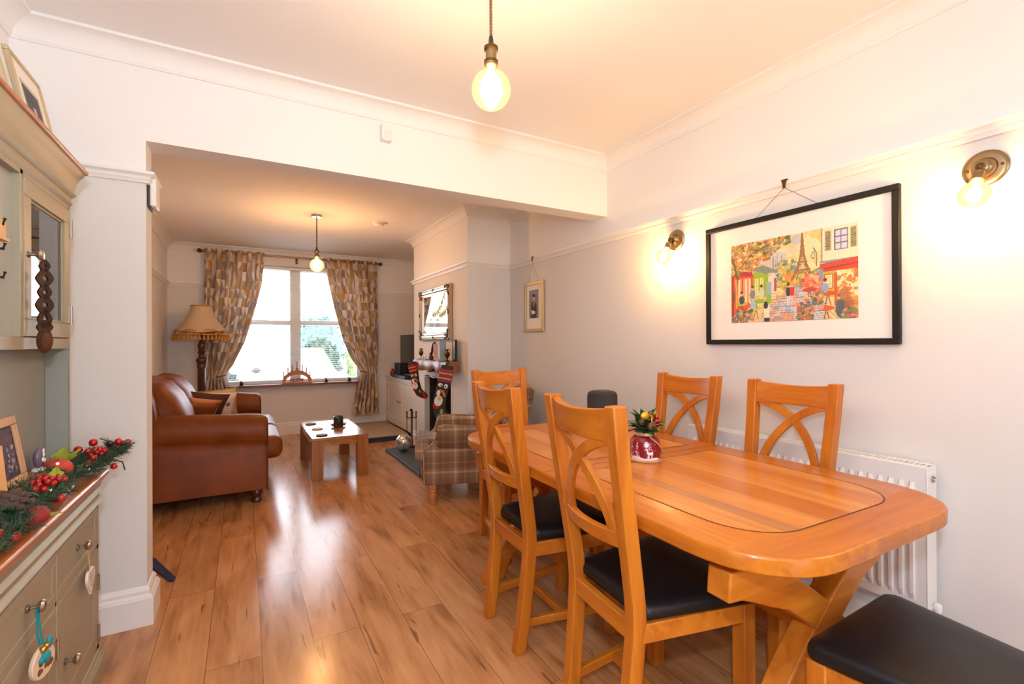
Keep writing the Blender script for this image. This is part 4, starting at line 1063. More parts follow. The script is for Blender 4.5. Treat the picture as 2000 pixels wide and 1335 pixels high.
for y, zt_, w in ((-1.0, .97, .80), (-.3, 1.46, .62), (.2, 1.52, .62), (1.3, 1.48, .60), (1.9, 1.0, .74)): rings.append([(-.80, y, .95), (-w, y, zt_), (w, y, zt_), (.80, y, .95)])
b.loft(rings); b.make('car_body', CW, t, bev=.03)
b = MB(); b.poly([(-.70, -.99, 1.0), (.70, -.99, 1.0), (.56, -.38, 1.43), (-.56, -.38, 1.43)]); b.make('windscreen', mat('car_glass', (.25, .28, .3), .05), t)
for s in (-1, 1):
    for y in (-1.3, 1.25): MB().lathe([(0, -.1), (.30, -.1), (.32, -.05), (.32, .05), (.30, .1), (0, .1)], 24, Matrix.Translation((s*.78, y, .32)) @ Matrix.Rotation(R(90), 4, 'Y')).make('wheel', M['black'], t)
    MB().ball((s*.62, -1.93, .66), .12, 12, (1.2, .4, .7)).make('headlight', M['steel'], t)
    MB().ball((s*.92, -.75, 1.02), .09, 12, (1.1, .6, .8)).make('wing_mirror', M['black'], t)
MB().box(-.26, .26, -2.03, -1.99, .42, .53).make('number_plate', M['white'], t)

# ------------------------------------------------------------------ leather sofa along the left wall
def rbox(b, x0, x1, y0, y1, z0, z1, r=.05, n=5, bulge=0):
    """soft box: rounded in plan and in height"""
    rings = []
    cx, cy = (x0+x1)/2, (y0+y1)/2
    for k in range(2*n+2):
        a = R(-90+90*k/n) if k <= n else R(90*(k-n-1)/n)
        z = (z0+r+r*math.sin(a)) if k <= n else (z1-r+r*math.sin(a)); ins = r-r*math.cos(a)
        ring = []
        for qx, qy, a0 in ((x1-r, y1-r, 0), (x0+r, y1-r, 90), (x0+r, y0+r, 180), (x1-r, y0+r, 270)):
            for j in range(n+1):
                th = R(a0+90*j/n); ring.append((qx+max(r-ins, .0005)*math.cos(th), qy+max(r-ins, .0005)*math.sin(th), z))
        rings.append(ring)
    b.loft(rings); return b
t = thing('sofa', 'tan brown leather sofa along the left wall seen from its near arm', 'sofa', (0, 0, 0))
rbox(MB(), -.76, .165, 4.245, 5.985, .105, .30, .035).make('base', M['leather'], t, sharp=70)
def arm(y0, y1, ztop, inner):
    b = MB(); cy = (y0+y1)/2; ry = (y1-y0)/2; prof = []
    # section of a padded roll arm: plain panel below, fat roll above
    for k in range(23):
        a = R(-50+280*k/22); prof.append((cy+(ry+.012)*math.cos(a), ztop-.125+.125*math.sin(a)))
    prof = [(cy+ry-.012, .108), (cy+ry-.012, ztop-.262)]+prof+[(cy-ry+.012, ztop-.262), (cy-ry+.012, .108)]
    rings = []
    for x, s, dz in ((-.745, .9, .02), (-.735, 1, .02), (-.5, 1, .03), (-.25, 1, .015), (-.1, 1, .008), (.02, 1, -.004), (.12, 1, -.010), (.150, .985, -.014), (.163, .94, -.018)):
        rings.append([(x-(.05 if z < ztop-.3 else 0)*(1 if x > .1 else 0)*0, cy+(y-cy)*s, .11+(z-.11)*(s if z > .2 else 1)+(dz if z > .4 else 0)+(.006*math.sin(x*16+y*9) if z > .6 else 0)) for y, z in prof])
    b.loft(rings); b.make('arm', M['leather'], t, sharp=75)
    MB().tube([(.160, cy+(y-cy)*.955, .11+(z-.11)*.955-.012) for y, z in prof], .006, 6).make('arm_piping', M['leather_d'], t)
arm(4.165, 4.375, .690, 1); arm(5.850, 6.055, .712, 0)
for a, c in ((4.38, 5.11), (5.115, 5.845)):
    b = MB(); rbox(b, -.52, .285, a, c, .285, .475, .07, 6)
    b.make('seat_cushion', M['leather'], t, sharp=80)
b = MB(); rings = []
for k in range(21):
    y = 4.19+(6.01-4.19)*k/20; q = (y-5.1)/.92; top = .955-.022*abs(q)**2.5+.012*math.cos(q*6)
    xs = -.03*(1-abs(q)**3)
    rings.append([(-.775, y, .12), (-.79, y, top-.10), (-.775, y, top-.03), (-.72, y, top), (-.66, y, top-.004), (-.60, y, top-.04), (-.565-xs*0, y, top-.12), (-.52, y, .55), (-.50, y, .30), (-.50, y, .12)])
b.loft(rings); b.make('back', M['leather'], t, sharp=75)
for a, c in ((4.385, 5.105), (5.11, 5.84)):
    b = MB(); rings = []
    for k in range(17):
        q = -1+2*k/16; y = (a+c)/2+(c-a)/2*q; e = (1-abs(q)**6); th = .10*e+.02; top = .955-.040*abs(q)**4+.018*math.sin(q*7)*.3
        rings.append([(-.56, y, .46), (-.56-.06, y, .7), (-.645, y, top-.03), (-.60+.2*th*0, y, top), (-.56+th*.3, y, top-.025), (-.52+th*.62, y, top-.12), (-.475+th*.75, y, .70), (-.43+th*.7, y, .56), (-.42+th*.5, y, .47)])
    b.loft(rings); b.make('back_cushion', M['leather'], t, sharp=80)
for x in (.085, -.66):
    for y in (4.25, 5.96): MB().lathe([(0, 0), (.036, 0), (.042, .012), (.036, .030), (.030, .040), (.044, .055), (.050, .075), (.044, .095), (.052, .110), (0, .112)], 20, Matrix.Translation((x, y, 0))).make('foot', M['mdark'], t)

rebase(t, (-.30, 5.10))
def pillow(b, w, h, d, n=14, Mx=None):
    G = []
    for sg in (1, -1):
        g = []
        for j in range(n+1):
            row = []
            for i in range(n+1):
                u, v = -1+2*i/n, -1+2*j/n
                e = max(0, (1-u*u)*(1-v*v))**.45
                row.append(b._v((u*w/2*(1-.07*(1-v*v)), sg*d/2*e, v*h/2*(1-.07*(1-u*u))), Mx))
            g.append(row)
        for j in range(n):
            for i in range(n): b._f([g[j][i], g[j][i+1], g[j+1][i+1], g[j+1][i]])
        G.append(g)
    bmesh.ops.remove_doubles(b.bm, verts=b.bm.verts, dist=1e-5)
    return b
def pip(b, w, h, r, Mx=None):
    n = 14; P = []
    for i in range(n): u = -1+2*i/n; P.append((u*w/2, 0, -h/2*(1-.07*(1-u*u))))
    for i in range(n): u = -1+2*i/n; P.append((w/2*(1-.07*(1-u*u)), 0, u*h/2))
    for i in range(n): u = 1-2*i/n; P.append((u*w/2, 0, h/2*(1-.07*(1-u*u))))
    for i in range(n): u = 1-2*i/n; P.append((-w/2*(1-.07*(1-u*u)), 0, u*h/2))
    b.tube([(Mx @ Vector(p)) if Mx else p for p in P], r, 6, True); return b
GCU = 'scatter cushions heaped at the far end of the sofa'
def cushion(label, m, loc, rz, tilt, roll, w, h, d, piping=None):
    t = thing('cushion', label, 'cushion', loc, 0, GCU)
    t.rotation_euler = Euler((R(tilt), R(roll), R(rz)), 'XYZ')
    pillow(MB(), w, h, d).make('cover', m, t, sharp=80)
    if piping: pip(MB(), w, h, .006).make('piping', piping, t)
    return t
fl, nt, bb = newmat('cream_floral'); 
vo = N(nt, 'ShaderNodeTexVoronoi', Scale=9); tc = N(nt, 'ShaderNodeTexCoord'); nt.links.new(tc.outputs['Object'], vo.inputs['Vector'])
rp = N(nt, 'ShaderNodeValToRGB'); rp.color_ramp.elements[0].position = .22; rp.color_ramp.elements[0].color = (*srgb(130, 92, 104), 1); rp.color_ramp.elements[1].position = .30; rp.color_ramp.elements[1].color = (*srgb(232, 214, 196), 1)
nt.links.new(vo.outputs['Distance'], rp.inputs['Fac']); nt.links.new(rp.outputs['Color'], bb.inputs['Base Color']); bb.inputs['Roughness'].default_value = .9
MUST = mat('mustard_trim', srgb(178, 132, 40), .8)
cushion('beige cushion with mustard edging leaning on the far sofa arm', mat('beige_weave', srgb(196, 170, 142), .9, bump=(300, .3, .001)), (-.265, 5.715, .625), 12, 14, -4, .42, .31, .13, MUST)
cushion('cream flower-patterned cushion in front of the mustard-edged one', fl, (-.275, 5.565, .605), 20, 20, 4, .40, .34, .12)
cushion('dark chocolate cushion with cream back near the middle of the heap', mat('chocolate_suede', srgb(78, 40, 24), .8), (-.335, 5.435, .62), 26, 22, 10, .38, .34, .11)
cushion('golden tan velvet cushion second from the near end of the heap', mat('golden_velvet', srgb(190, 116, 42), .6, sheen=.4), (-.385, 5.295, .605), 30, 24, 12, .36, .30, .11)
cushion('brown leather cushion slumped at the near end of the heap', M['leather'], (-.375, 5.10, .60), 34, 28, 8, .34, .28, .12)

# ------------------------------------------------------------------ standard lamp
t = thing('floor_lamp', 'standard lamp with fringed cream bell shade behind the sofa', 'floor lamp', (-.430, 6.66, 0))
MB().lathe([(0, 0), (.17, 0), (.175, .02), (.15, .04), (.07, .06), (.045, .10), (.035, .14), (.035, .16), (0, .16)], 32).make('base', M['mdark'], t)
MB().lathe([(0, .15), (.036, .16), (.030, .22), (.044, .30), (.046, .60), (.044, .96), (0, .97)], 8).make('pole', M['mdark'], t, sharp=20)
MB().lathe([(0, .96), (.046, .96), (.050, .985), (.044, 1.005), (.056, 1.03), (.060, 1.055), (.050, 1.075), (.034, 1.085), (.032, 1.12), (.044, 1.145), (.032, 1.165), (.040, 1.20), (.044, 1.23), (.030, 1.26), (.020, 1.30), (.018, 1.42), (0, 1.42)], 24).make('turned_collar', M['mdark'], t)
sm, nt, bb = newmat('lamp_shade_silk'); bb.inputs['Base Color'].default_value = (*srgb(228, 206, 176), 1); bb.inputs['Roughness'].default_value = .85
tl = N(nt, 'ShaderNodeBsdfTranslucent'); tl.inputs['Color'].default_value = (*srgb(226, 198, 160), 1); mx = N(nt, 'ShaderNodeMixShader'); mx.inputs[0].default_value = .3
nt.links.new(bb.outputs[0], mx.inputs[1]); nt.links.new(tl.outputs[0], mx.inputs[2]); nt.links.new(mx.outputs[0], nt.nodes['Material Output'].inputs['Surface'])
def shr(z):
    q = (1.685-z)/(1.685-1.375); return .105+.172*(q**1.9*.8+.2*q)
b = MB(); n = 64; rings = []
for k in range(17):
    z = 1.685-(1.685-1.372)*k/16
    rings.append([(shr(z)*math.cos(2*PI*i/n), shr(z)*math.sin(2*PI*i/n), z+(.020*abs(math.sin(4*PI*i/n)) if k == 16 else 0)) for i in range(n)])
b.loft(rings, cap=False); o = b.make('shade', sm, t, sharp=80)
md = o.modifiers.new('thick', 'SOLIDIFY'); md.thickness = .003
b = MB()
for s in (0, 1):
    b.tube([((shr(1.40)+.004)*math.cos(2*PI*i/96), (shr(1.40)+.004)*math.sin(2*PI*i/96), 1.372+.030*math.sin(4*2*PI*i/96+s*PI)+.004) for i in range(96)], .0055, 5, True)
b.tube([((shr(1.375)+.002)*math.cos(2*PI*i/64), (shr(1.375)+.002)*math.sin(2*PI*i/64), 1.350) for i in range(64)], .007, 6, True)
b.make('braid_trim', M['fringe'], t); MB().tube([(shr(1.685)*math.cos(2*PI*i/40), shr(1.685)*math.sin(2*PI*i/40), 1.688) for i in range(40)], .007, 6, True).make('top_binding', M['fringe'], t)
b = MB(); n = 44
for i in range(n):
    a = 2*PI*i/n; MM = Matrix.Translation((.279*math.cos(a), .279*math.sin(a), 1.29))
    b.lathe([(.013, 0), (.012, .016), (.006, .034), (.008, .040), (.004, .046), (.003, .06)], 7, MM)
b.make('tassels', M['fringe'], t)
MB().ball((0, 0, 1.46), .03, 14, (1, 1, 1.3)).make('bulb', M['white'], t)
b = MB()
for a in (0, PI/2): b.tube([(.104*math.cos(a), .104*math.sin(a), 1.66), (0, 0, 1.53), (-.104*math.cos(a), -.104*math.sin(a), 1.66)], .002, 5)
b.tube([(0, 0, 1.42), (0, 0, 1.53)], .008, 8)
b.make('shade_carrier', M['brass'], t)

# ------------------------------------------------------------------ coffee table and what lies on it
X0, X1, Y0, Y1 = .530, 1.032, 4.598, 5.630
t = thing('coffee_table', 'low chunky square-legged oak coffee table on the laminate floor', 'coffee table', (X0, Y0, 0))
lx, ly = X1-X0, Y1-Y0
MB().box(0, lx, 0, ly, .355, .382).make('table_top', M['coffee'], t, bev=.003)
for x in (0, lx-.10):
    for y in (0, ly-.10): MB().box(x+.001, x+.099, y+.001, y+.099, 0, .3545).make('leg', M['coffeez'], t, bev=.002)
b = MB(); b.box(.10, lx-.10, .012, .032, .305, .3545); b.box(.10, lx-.10, ly-.032, ly-.012, .305, .3545); b.box(.012, .032, .10, ly-.10, .305, .3545); b.box(lx-.032, lx-.012, .10, ly-.10, .305, .3545)
b.make('apron', M['coffee'], t)
for (x, y), lab in zip(((.618, 5.43), (.64, 5.09), (.632, 4.72)), ('dark round coaster on the coffee table corner towards the window', 'pale-rimmed round coaster in the middle of the three', 'dark round coaster nearest on the coffee table')):
    b = MB(); b.lathe([(0, .0), (.050, .0), (.052, .003), (.052, .008), (.049, .010), (.046, .008), (0, .008)], 28)
    tag(b.make('coaster', M['walnut'] if 'dark' in lab else M['tan'], loc=(x, y, .3825)), lab, 'coaster', 'round coasters on the coffee table')
t = thing('candle_holder', 'dark glass candle pot in a ring of autumn leaves on the coffee table', 'candle holder', (.850, 5.15, .3825))
MB().lathe([(0, 0), (.044, 0), (.048, .006), (.049, .105), (.045, .106), (.043, .012), (0, .010)], 32).make('glass_pot', mat('smoky_green_glass', (.035, .045, .04), .08, coat=.5), t)
MB().lathe([(0, .011), (.042, .011), (.042, .055), (0, .057)], 24).make('wax', M['cream'], t)
b = MB(); rr = random.Random(5)
for k in range(34):
    a = 2*PI*k/34+rr.uniform(-.1, .1); d = Vector((math.cos(a), math.sin(a), rr.uniform(-.15, .5)))
    holly(b, Vector((.05*math.cos(a), .05*math.sin(a), .012+rr.uniform(0, .012))), d, rr.uniform(.03, .055), rr)
b.make('leaf_ring', mat('autumn_leaf', srgb(120, 50, 30), .6, var=.4, vs=30), t, recalc=False)
for k in range(9):
    a = 2*PI*k/9; MB().ball((.062*math.cos(a), .062*math.sin(a), .018), .010, 10).make('berry', M['mdark'] if k % 2 else M['crimson'], t)

# ------------------------------------------------------------------ hearth, fireplace and mantel
tag(MB().box(1.405, 1.822, 4.225, 5.425, .001, .038).make('hearth_slab', M['slate'], bev=.004), 'dark grey slate hearth slab on the floor before the fireplace', 'hearth')
MANT = (1.672, 1.826, 4.240, 5.215)
b = MB(); n = 26; rings = []
for k in range(n+1):
    y = MANT[2]+(MANT[3]-MANT[2])*k/n; zb = .950+.010*math.sin(k*.8)+.006*math.sin(k*2.1)+(.012 if 8 < k < 12 else 0); zt = 1.060+.003*math.sin(k*1.1); xf = MANT[0]+.006*math.sin(k*.9)+.004*math.sin(k*2.3)
    rings.append([(xf+.012, y, zb), (xf, y, zb+.02), (xf-.001, y, zt-.02), (xf+.010, y, zt), (MANT[1], y, zt), (MANT[1], y, zb+.01)])
b.loft(rings); tag(b.make('mantel_beam', M['rust'], bev=.003), 'rustic wavy-edged timber mantel beam over the fireplace', 'mantel')
ZM = 1.063
def urn(label, loc, s=1):
    b = MB(); b.lathe([(0, 0), (.022, 0), (.024, .006), (.010, .012), (.006, .026), (.010, .034), (.024, .056), (.027, .070), (.020, .084), (.010, .094), (.009, .102), (.018, .112), (.022, .116), (.018, .114), (.007, .104), (0, .10)], 20)
    b.tube([(.010, 0, .108), (.024, 0, .116), (.030, 0, .100), (.024, 0, .076)], .0022, 5); b.tube([(-.010, 0, .108), (-.024, 0, .116), (-.030, 0, .100), (-.024, 0, .076)], .0022, 5)
    o = b.make('brass_urn', M['brass_d'], loc=loc, rotz=R(-60)); tag(o, label, 'urn', 'pair of brass urns on the mantel'); return o
urn('small brass urn at the far end of the mantel beam', (1.745, 5.165, ZM)); urn('small brass urn at the near end of the mantel by the dark frame', (1.712, 4.290, ZM))
b = MB(); P = [(0, 0, 0), (-.01, .03, .03), (.0, .05, .06), (.006, .02, .10), (0, -.01, .14), (.004, -.03, .175)]
b.tube(P, [.030, .024, .020, .018, .016, .010], 8); b.tube([(0, .03, .02), (.01, .07, .01), (0, .09, .004)], [.018, .014, .012], 8); b.tube([(0, -.01, .12), (-.01, -.05, .165), (0, -.06, .18)], [.012, .014, .006], 8); b.ball((0, -.06, .175), .014, 10); b.tube([(0, .0, .0), (0, -.05, .004)], .016, 8)
tag(b.make('carved_figure', M['walnut'], loc=(1.74, 4.775, ZM)), 'twisted dark wooden figure on the mantel below the mirror', 'figurine')
t = thing('pink_box', 'slim pale pink box standing on the mantel', 'box', (1.725, 4.645, ZM), R(-20))
MB().box(-.022, .022, -.048, .048, 0, .170).make('carton', mat('pale_pink_card', srgb(226, 186, 178), .6), t, bev=.002)
MB().box(-.0228, -.022, -.03, .03, .10, .104).make('printed_line', mat('print_grey', srgb(150, 110, 110), .7), t)
t = thing('gift_bag', 'tall blue-grey box printed with a pale fir tree on the mantel', 'box', (1.705, 4.395, ZM), R(-18))
MB().box(-.03, .03, -.055, .055, 0, .205).make('carton', mat('blue_grey_card', srgb(136, 150, 160), .6), t, bev=.002)
b = MB()
for k in range(5): b.prism([(-.030+.005*k, .028+.022*k), (.030-.005*k, .028+.022*k), (0, .062+.022*k)], 'x', -.0312, -.0302)
b.box(-.0312, -.0302, -.004, .004, .012, .03); b.make('fir_tree_print', mat('pale_print', srgb(226, 222, 200), .6), t)
t = thing('small_frame', 'small black-framed picture standing at the near end of the mantel', 'photo frame', (1.790, 4.268, ZM), R(-12))
b = MB()
for a in ((-.075, .075, 0, .014), (-.075, .075, .196, .21), (-.075, -.061, .014, .196), (.061, .075, .014, .196)): b.box(-.010, .010, a[0]+.05, a[1]+.05, a[2], a[3])
b.make('frame', M['blackf'], t); MB().box(-.004, .008, -.012, .112, .013, .197).make('mount', M['mount'], t)
for k, (y, lab) in enumerate(((5.06, 'farthest'), (4.99, 'second'), (4.93, 'third'))):
    b = MB(); b.ball((0, 0, .012), .012, 8); b.ball((.003, 0, .028), .008, 8); b.box(-.008, .008, -.008, .008, 0, .004)
    tag(b.make('crystal_trinket', mat('crystal', (.8, .8, .82), .05, coat=1), loc=(1.71, y, ZM)), 'tiny crystal trinket on the mantel between the far urn and wooden figure', 'trinket', 'crystal trinkets on the mantel')
for y in (4.56, 4.52):
    b = MB(); b.ball((0, 0, .010), .010, 8); b.ball((0, .002, .024), .007, 8); b.box(-.008, .008, -.008, .008, 0, .004)
    tag(b.make('crystal_trinket', mat('crystal_b', (.85, .82, .8), .05, coat=1), loc=(1.705, y, ZM)), 'tiny pale trinket on the mantel between the pink and blue-grey boxes', 'trinket', 'crystal trinkets beside the pink box')

# ornate mirror
t = thing('mirror', 'silver and gilt ornate rectangular mirror over the mantel', 'mirror', (XC, 4.906, 1.556))
hy, hz = .470, .286
b = MB()
fp = [(-.004, 0), (-.030, 0), (-.040, .010), (-.034, .020), (-.042, .032), (-.036, .050), (-.024, .060), (-.020, .074), (-.014, .082), (-.010, .082)]
cor = []
for sy, sz in ((-1, -1), (1, -1), (1, 1), (-1, 1)): cor.append([(x, sy*(hy-d), sz*(hz-d)) for x, d in fp])
V = [[b._v(p) for p in c] for c in cor]
for i in range(4):
    a, c = V[i], V[(i+1) % 4]
    for k in range(len(fp)-1): b._f([a[k], c[k], c[k+1], a[k+1]])
b.make('frame', M['silver'], t, sharp=25)
MB().box(-.011, -.009, -hy+.078, hy-.078, -hz+.078, hz-.078).make('mirror_glass', M['mirror'], t)
b = MB(); rr = random.Random(2)
for sy in (-1, 1):
    for sz in (-1, 1):
        for k in range(16):
            d1, d2 = (rr.uniform(0, .10), rr.uniform(0, .055)) if k % 2 else (rr.uniform(0, .055), rr.uniform(0, .10))
            b.ball((-.040-rr.uniform(0, .006), sy*(hy-.012-d1), sz*(hz-.012-d2)), rr.uniform(.008, .015), 8, (.7, 1, 1))
for s in (-1, 1):
    b.ball((-.040, 0, s*(hz-.03)), .014, 8, (.7, 2, 1)); b.ball((-.040, s*(hy-.03), 0), .014, 8, (.7, 1, 2))
b.make('gilt_ornament', M['brass_d'], t)
t = thing('letter_garland', 'black and gold cut-out garland draped across the upper corner of the mirror', 'garland', (XC-.050, 0, 0))
pts = []; 
for k in range(21):
    q = k/20; y = 4.50+.40*q; z = 1.795-.215*q+.0-.085*math.sin(PI*q)*.9; pts.append((0, y, z))
MB().tube(pts, .0012, 5).make('cord', M['black'], t)
rr = random.Random(9)
for k in range(1, 20):
    p = pts[k]; h = .064; w = .0115; sl = rr.choice((-.010, .010, .0))
    b = MB(); b.prism([(p[1]-w+sl*0, p[2]), (p[1]+w, p[2]), (p[1]+w+sl, p[2]-h), (p[1]-w+sl, p[2]-h)], 'x', -.002, .002)
    if k % 3: b.prism([(p[1]-w, p[2]-.5*h), (p[1]+.020, p[2]-.42*h), (p[1]+.020, p[2]-.58*h), (p[1]-w, p[2]-.64*h)], 'x', -.002, .002)
    b.make('cut_out', M['gold'] if k % 2 else M['black'], t)
t = thing('wire_lantern', 'little arched wire ornament with a gold bow hanging against the mirror', 'ornament', (XC-.048, 4.935, 1.345))
b = MB()
for s in (-1, 1): b.tube([(0, s*.048, 0), (0, s*.048, .075), (0, s*.03, .115), (0, 0, .135)], .0022, 5)
b.tube([(0, -.048, 0), (0, .048, 0)], .0022, 5); b.tube([(0, 0, 0), (0, 0, .135)], .0022, 5); b.make('wire_arch', M['wire'], t)
b = MB()
for s in (-1, 1): b.ball((0, s*.024, .05 if s > 0 else .046), .009, 8, (.5, .8, 2)); b.ball((0, s*.024, .072), .005, 8)
b.make('figure', M['black'], t)
b = MB(); 
for s in (-1, 1): b.ball((0, s*.016, .148), .014, 8, (.5, 1.2, .9))
b.tube([(0, 0, .14), (0, 0, .33)], .0008, 4)
b.ball((-.003, 0, .148), .008, 8); b.make('gold_bow', M['gold'], t)

# stockings hung on the mantel
def stocking(label, loc, rz, sc, flip):
    t = thing('christmas_stocking', label, 'stocking', loc, rz, 'knitted stockings on the mantel')
    S = lambda P: [(p[0]*sc*flip, p[1]*sc) for p in P]
    leg = [(-.055, 0), (.062, -.0), (.066, -.16), (.050, -.30), (.056, -.42), (.110, -.50), (.118, -.545), (.090, -.57), (.030, -.55), (-.035, -.50), (-.062, -.42), (-.066, -.30), (-.060, -.15)]
    MB().prism(S(leg), 'y', -.016, .016).make('sock', M['grey_dark'], t, bev=.012, seg=3)
    MB().prism(S([(-.060, -.035), (.066, -.035), (.069, -.165), (-.064, -.165)]), 'y', -.019, .019).make('cuff', M['crimson'], t, bev=.006)
    b = MB()
    for z in (-.075, -.122): b.prism(S([(-.061, z), (.067, z), (.067, z-.010), (-.061, z-.010)]), 'y', -.0205, .0205)
    b.make('cuff_stripe', M['tan'], t)
    def disc(cx, cz, rx, rz_, m, nm, d=.019):
        MB().prism(S([(cx+rx*math.cos(2*PI*k/16), cz+rz_*math.sin(2*PI*k/16)) for k in range(16)]), 'y', -d, -.012).make(nm, m, t, bev=.002)
    W = M['mount']
    disc(-.028, -.195, .022, .018, W, 'eye_patch'); disc(.026, -.200, .018, .022, W, 'eye_patch')
    disc(-.020, -.198, .008, .008, M['black'], 'eye', .021); disc(.022, -.204, .008, .008, M['black'], 'eye', .021)
    MB().prism(S([(-.03, -.235), (.02, -.245), (.045, -.30), (.03, -.305), (-.01, -.26)]), 'y', -.020, -.012).make('beak', mat('orange_felt', srgb(206, 110, 40), .9), t)
    disc(-.032, -.275, .018, .030, W, 'belly_patch'); disc(-.018, -.350, .040, .052, W, 'beard', .022); disc(-.014, -.328, .018, .020, M['peach'], 'face', .024)
    disc(-.030, -.408, .034, .022, M['red'], 'coat', .021); disc(.030, -.445, .016, .026, M['lime'], 'trim_patch', .020)
    MB().prism(S([(.056, -.44), (.112, -.50), (.120, -.545), (.092, -.572), (.052, -.56)]), 'y', -.019, .019).make('toe', M['red'], t, bev=.006)
    b = MB(); b.tube([(.0, 0, -.005), (.008*flip, -.004, .030), (.004*flip, .014, .045), (0, .03, .040)], .006, 6); b.make('hanging_loop', M['grey_dark'], t)
    return t
stocking('dark knitted stocking with red cuff hanging at the far end of the mantel', (1.632, 5.165, 1.028), R(-40), .76, 1).rotation_euler = Euler((0, R(-14), R(-40)), 'XYZ')
stocking('dark knitted stocking with red cuff hanging at the near end of the mantel', (1.678, 4.208, 1.028), R(-28), .98, 1).rotation_euler = Euler((0, R(11), R(-28)), 'XYZ')

# in and on the hearth
t = thing('log_stack', 'birch logs and red dried twigs heaped in the fireplace', 'logs', (1.93, 4.76, .040))
BI = mat('birch_bark', srgb(214, 204, 190), .8, bump=(30, .5, .004), var=.35, vs=18)
for p, d in (((-.01, .0, .05), (0, .36, 0)), ((.09, -.02, .05), (0, .38, .0)), ((.05, -.01, .14), (.0, .36, .01)), ((-.04, .03, .235), (.02, .12, .34))):
    p = Vector(p); d = Vector(d); MB().tube([p-d*.5, p-d*.2, p+d*.2, p+d*.5], .048, 12).make('log', BI, t)
b = MB(); rr = random.Random(11)
for k in range(70):
    a = rr.uniform(0, 2*PI); p = Vector((rr.uniform(-.05, .05), rr.uniform(-.12, .12), .16)); q = p+Vector((math.cos(a)*.13, math.sin(a)*.2, rr.uniform(.05, .32)))
    p.x = max(min(p.x, .2), -.1); q.x = max(min(q.x, .2), -.12); q.y = max(min(q.y, .30), -.24); b.tube([p, (p+q)/2+Vector((rr.uniform(-.02, .02), rr.uniform(-.03, .03), .02)), q], .0035, 4)
b.make('twigs', mat('red_twig', srgb(96, 34, 26), .8), t)
t = thing('companion_set', 'fireside companion set of slim brass-topped tools standing on the hearth', 'fireside tools', (1.690, 5.360, .038))
MB().lathe([(0, 0), (.060, 0), (.062, .008), (.03, .018), (.012, .03), (0, .03)], 24).make('base', M['brass_d'], t)
b = MB(); b.tube([(0, 0, .02), (0, 0, .40)], .007, 10); b.tube([(-.05, .02, .335), (.05, -.02, .335)], .005, 8); b.make('stand', M['black'], t)
MB().ball((0, 0, .425), .018, 14).make('finial', M['black'], t)
for x, y in ((-.048, .02), (.048, -.02), (.004, -.022)):
    b = MB(); b.tube([(x, y-.008, .07), (x, y-.008, .345)], .004, 8); b.tube([(x, y-.008, .04), (x, y-.008, .10)], .013, 8, flat=.5); b.make('tool', M['black'], t)
    b = MB(); b.lathe([(0, .335), (.006, .335), (.010, .35), (.006, .365), (.010, .375), (.005, .39), (.012, .402), (.012, .41), (0, .416)], 12, Matrix.Translation((x, y-.008, 0))); b.make('tool_handle', M['brass_d'], t)
t = thing('glass_orb', 'silvery mottled glass globe resting on the slate hearth', 'globe', (1.556, 5.215, .039))
gm, nt, bb = newmat('mercury_glass'); bb.inputs['Metallic'].default_value = .6; bb.inputs['Roughness'].default_value = .16
no = N(nt, 'ShaderNodeTexNoise', Scale=14, Detail=6); tc = N(nt, 'ShaderNodeTexCoord'); nt.links.new(tc.outputs['Object'], no.inputs['Vector'])
rp = N(nt, 'ShaderNodeValToRGB'); rp.color_ramp.elements[0].position = .42; rp.color_ramp.elements[0].color = (.50, .50, .48, 1); rp.color_ramp.elements[1].position = .56; rp.color_ramp.elements[1].color = (.92, .91, .88, 1)
nt.links.new(no.outputs['Fac'], rp.inputs['Fac']); nt.links.new(rp.outputs['Color'], bb.inputs['Base Color'])
MB().ball((0, 0, .094), .092, 36).make('globe', gm, t)
MB().lathe([(0, 0), (.03, 0), (.034, .006), (.028, .010), (0, .010)], 24).make('foot_ring', M['steel'], t)

# ------------------------------------------------------------------ alcove cupboard and electronics
t = thing('alcove_cupboard', 'white built-in low cupboard in the alcove beyond the chimney breast', 'cupboard', (0, 0, 0))
CX = 1.868
MB().box(CX+.02, XR-.002, YC1+.002, YF-.002, .082, .735).make('carcass', M['trim'], t)
MB().box(CX-.018, XR-.002, YC1+.002, YF-.002, .735, .757).make('top', M['trim'], t, bev=.004)
b = MB(); b.box(CX+.002, CX+.02, YC1+.002, 5.74, .082, .735); b.box(CX+.002, CX+.02, 7.09, YF-.002, .082, .735); b.box(CX+.002, CX+.02, 5.74, 7.09, .082, .14); b.box(CX+.002, CX+.02, 5.74, 7.09, .695, .735); b.make('face_frame', M['trim'], t, bev=.002)
for a, c in ((5.745, 6.412), (6.418, 7.085)):
    b = MB()
    for q in ((a, c, .145, .20), (a, c, .635, .69), (a, a+.06, .20, .635), (c-.06, c, .20, .635)): b.box(CX, CX+.018, *q)
    b.box(CX+.010, CX+.018, a+.05, c-.05, .19, .645); o = b.make('door', M['trim'], t, bev=.002)
    hyy = 6.47 if a > 6 else 6.36
    b = MB(); b.lathe([(0, 0), (.006, 0), (.007, .012), (.015, .020), (.014, .028), (0, .032)], 14, Matrix.Translation((CX-.002, hyy, .435)) @ Matrix.Rotation(R(-90), 4, 'Y')); k = b.make('knob', M['steel'], t); k.parent = o
b = MB()
for z in (.26, .60): MB().box(CX-.004, CX+.002, 7.085, 7.095, z-.03, z+.03).make('hinge', M['steel'], t)
rebase(t, (2.07, 6.4, .08))
t = thing('television', 'flat black television standing on the alcove cupboard', 'television', (2.03, 6.36, .7575))
MB().box(-.015, .015, -.53, .545, .045, .60).make('screen_housing', M['black'], t, bev=.004)
MB().box(-.0165, -.015, -.52, .535, .058, .59).make('screen', mat('dark_screen', (.02, .021, .023), .25), t)
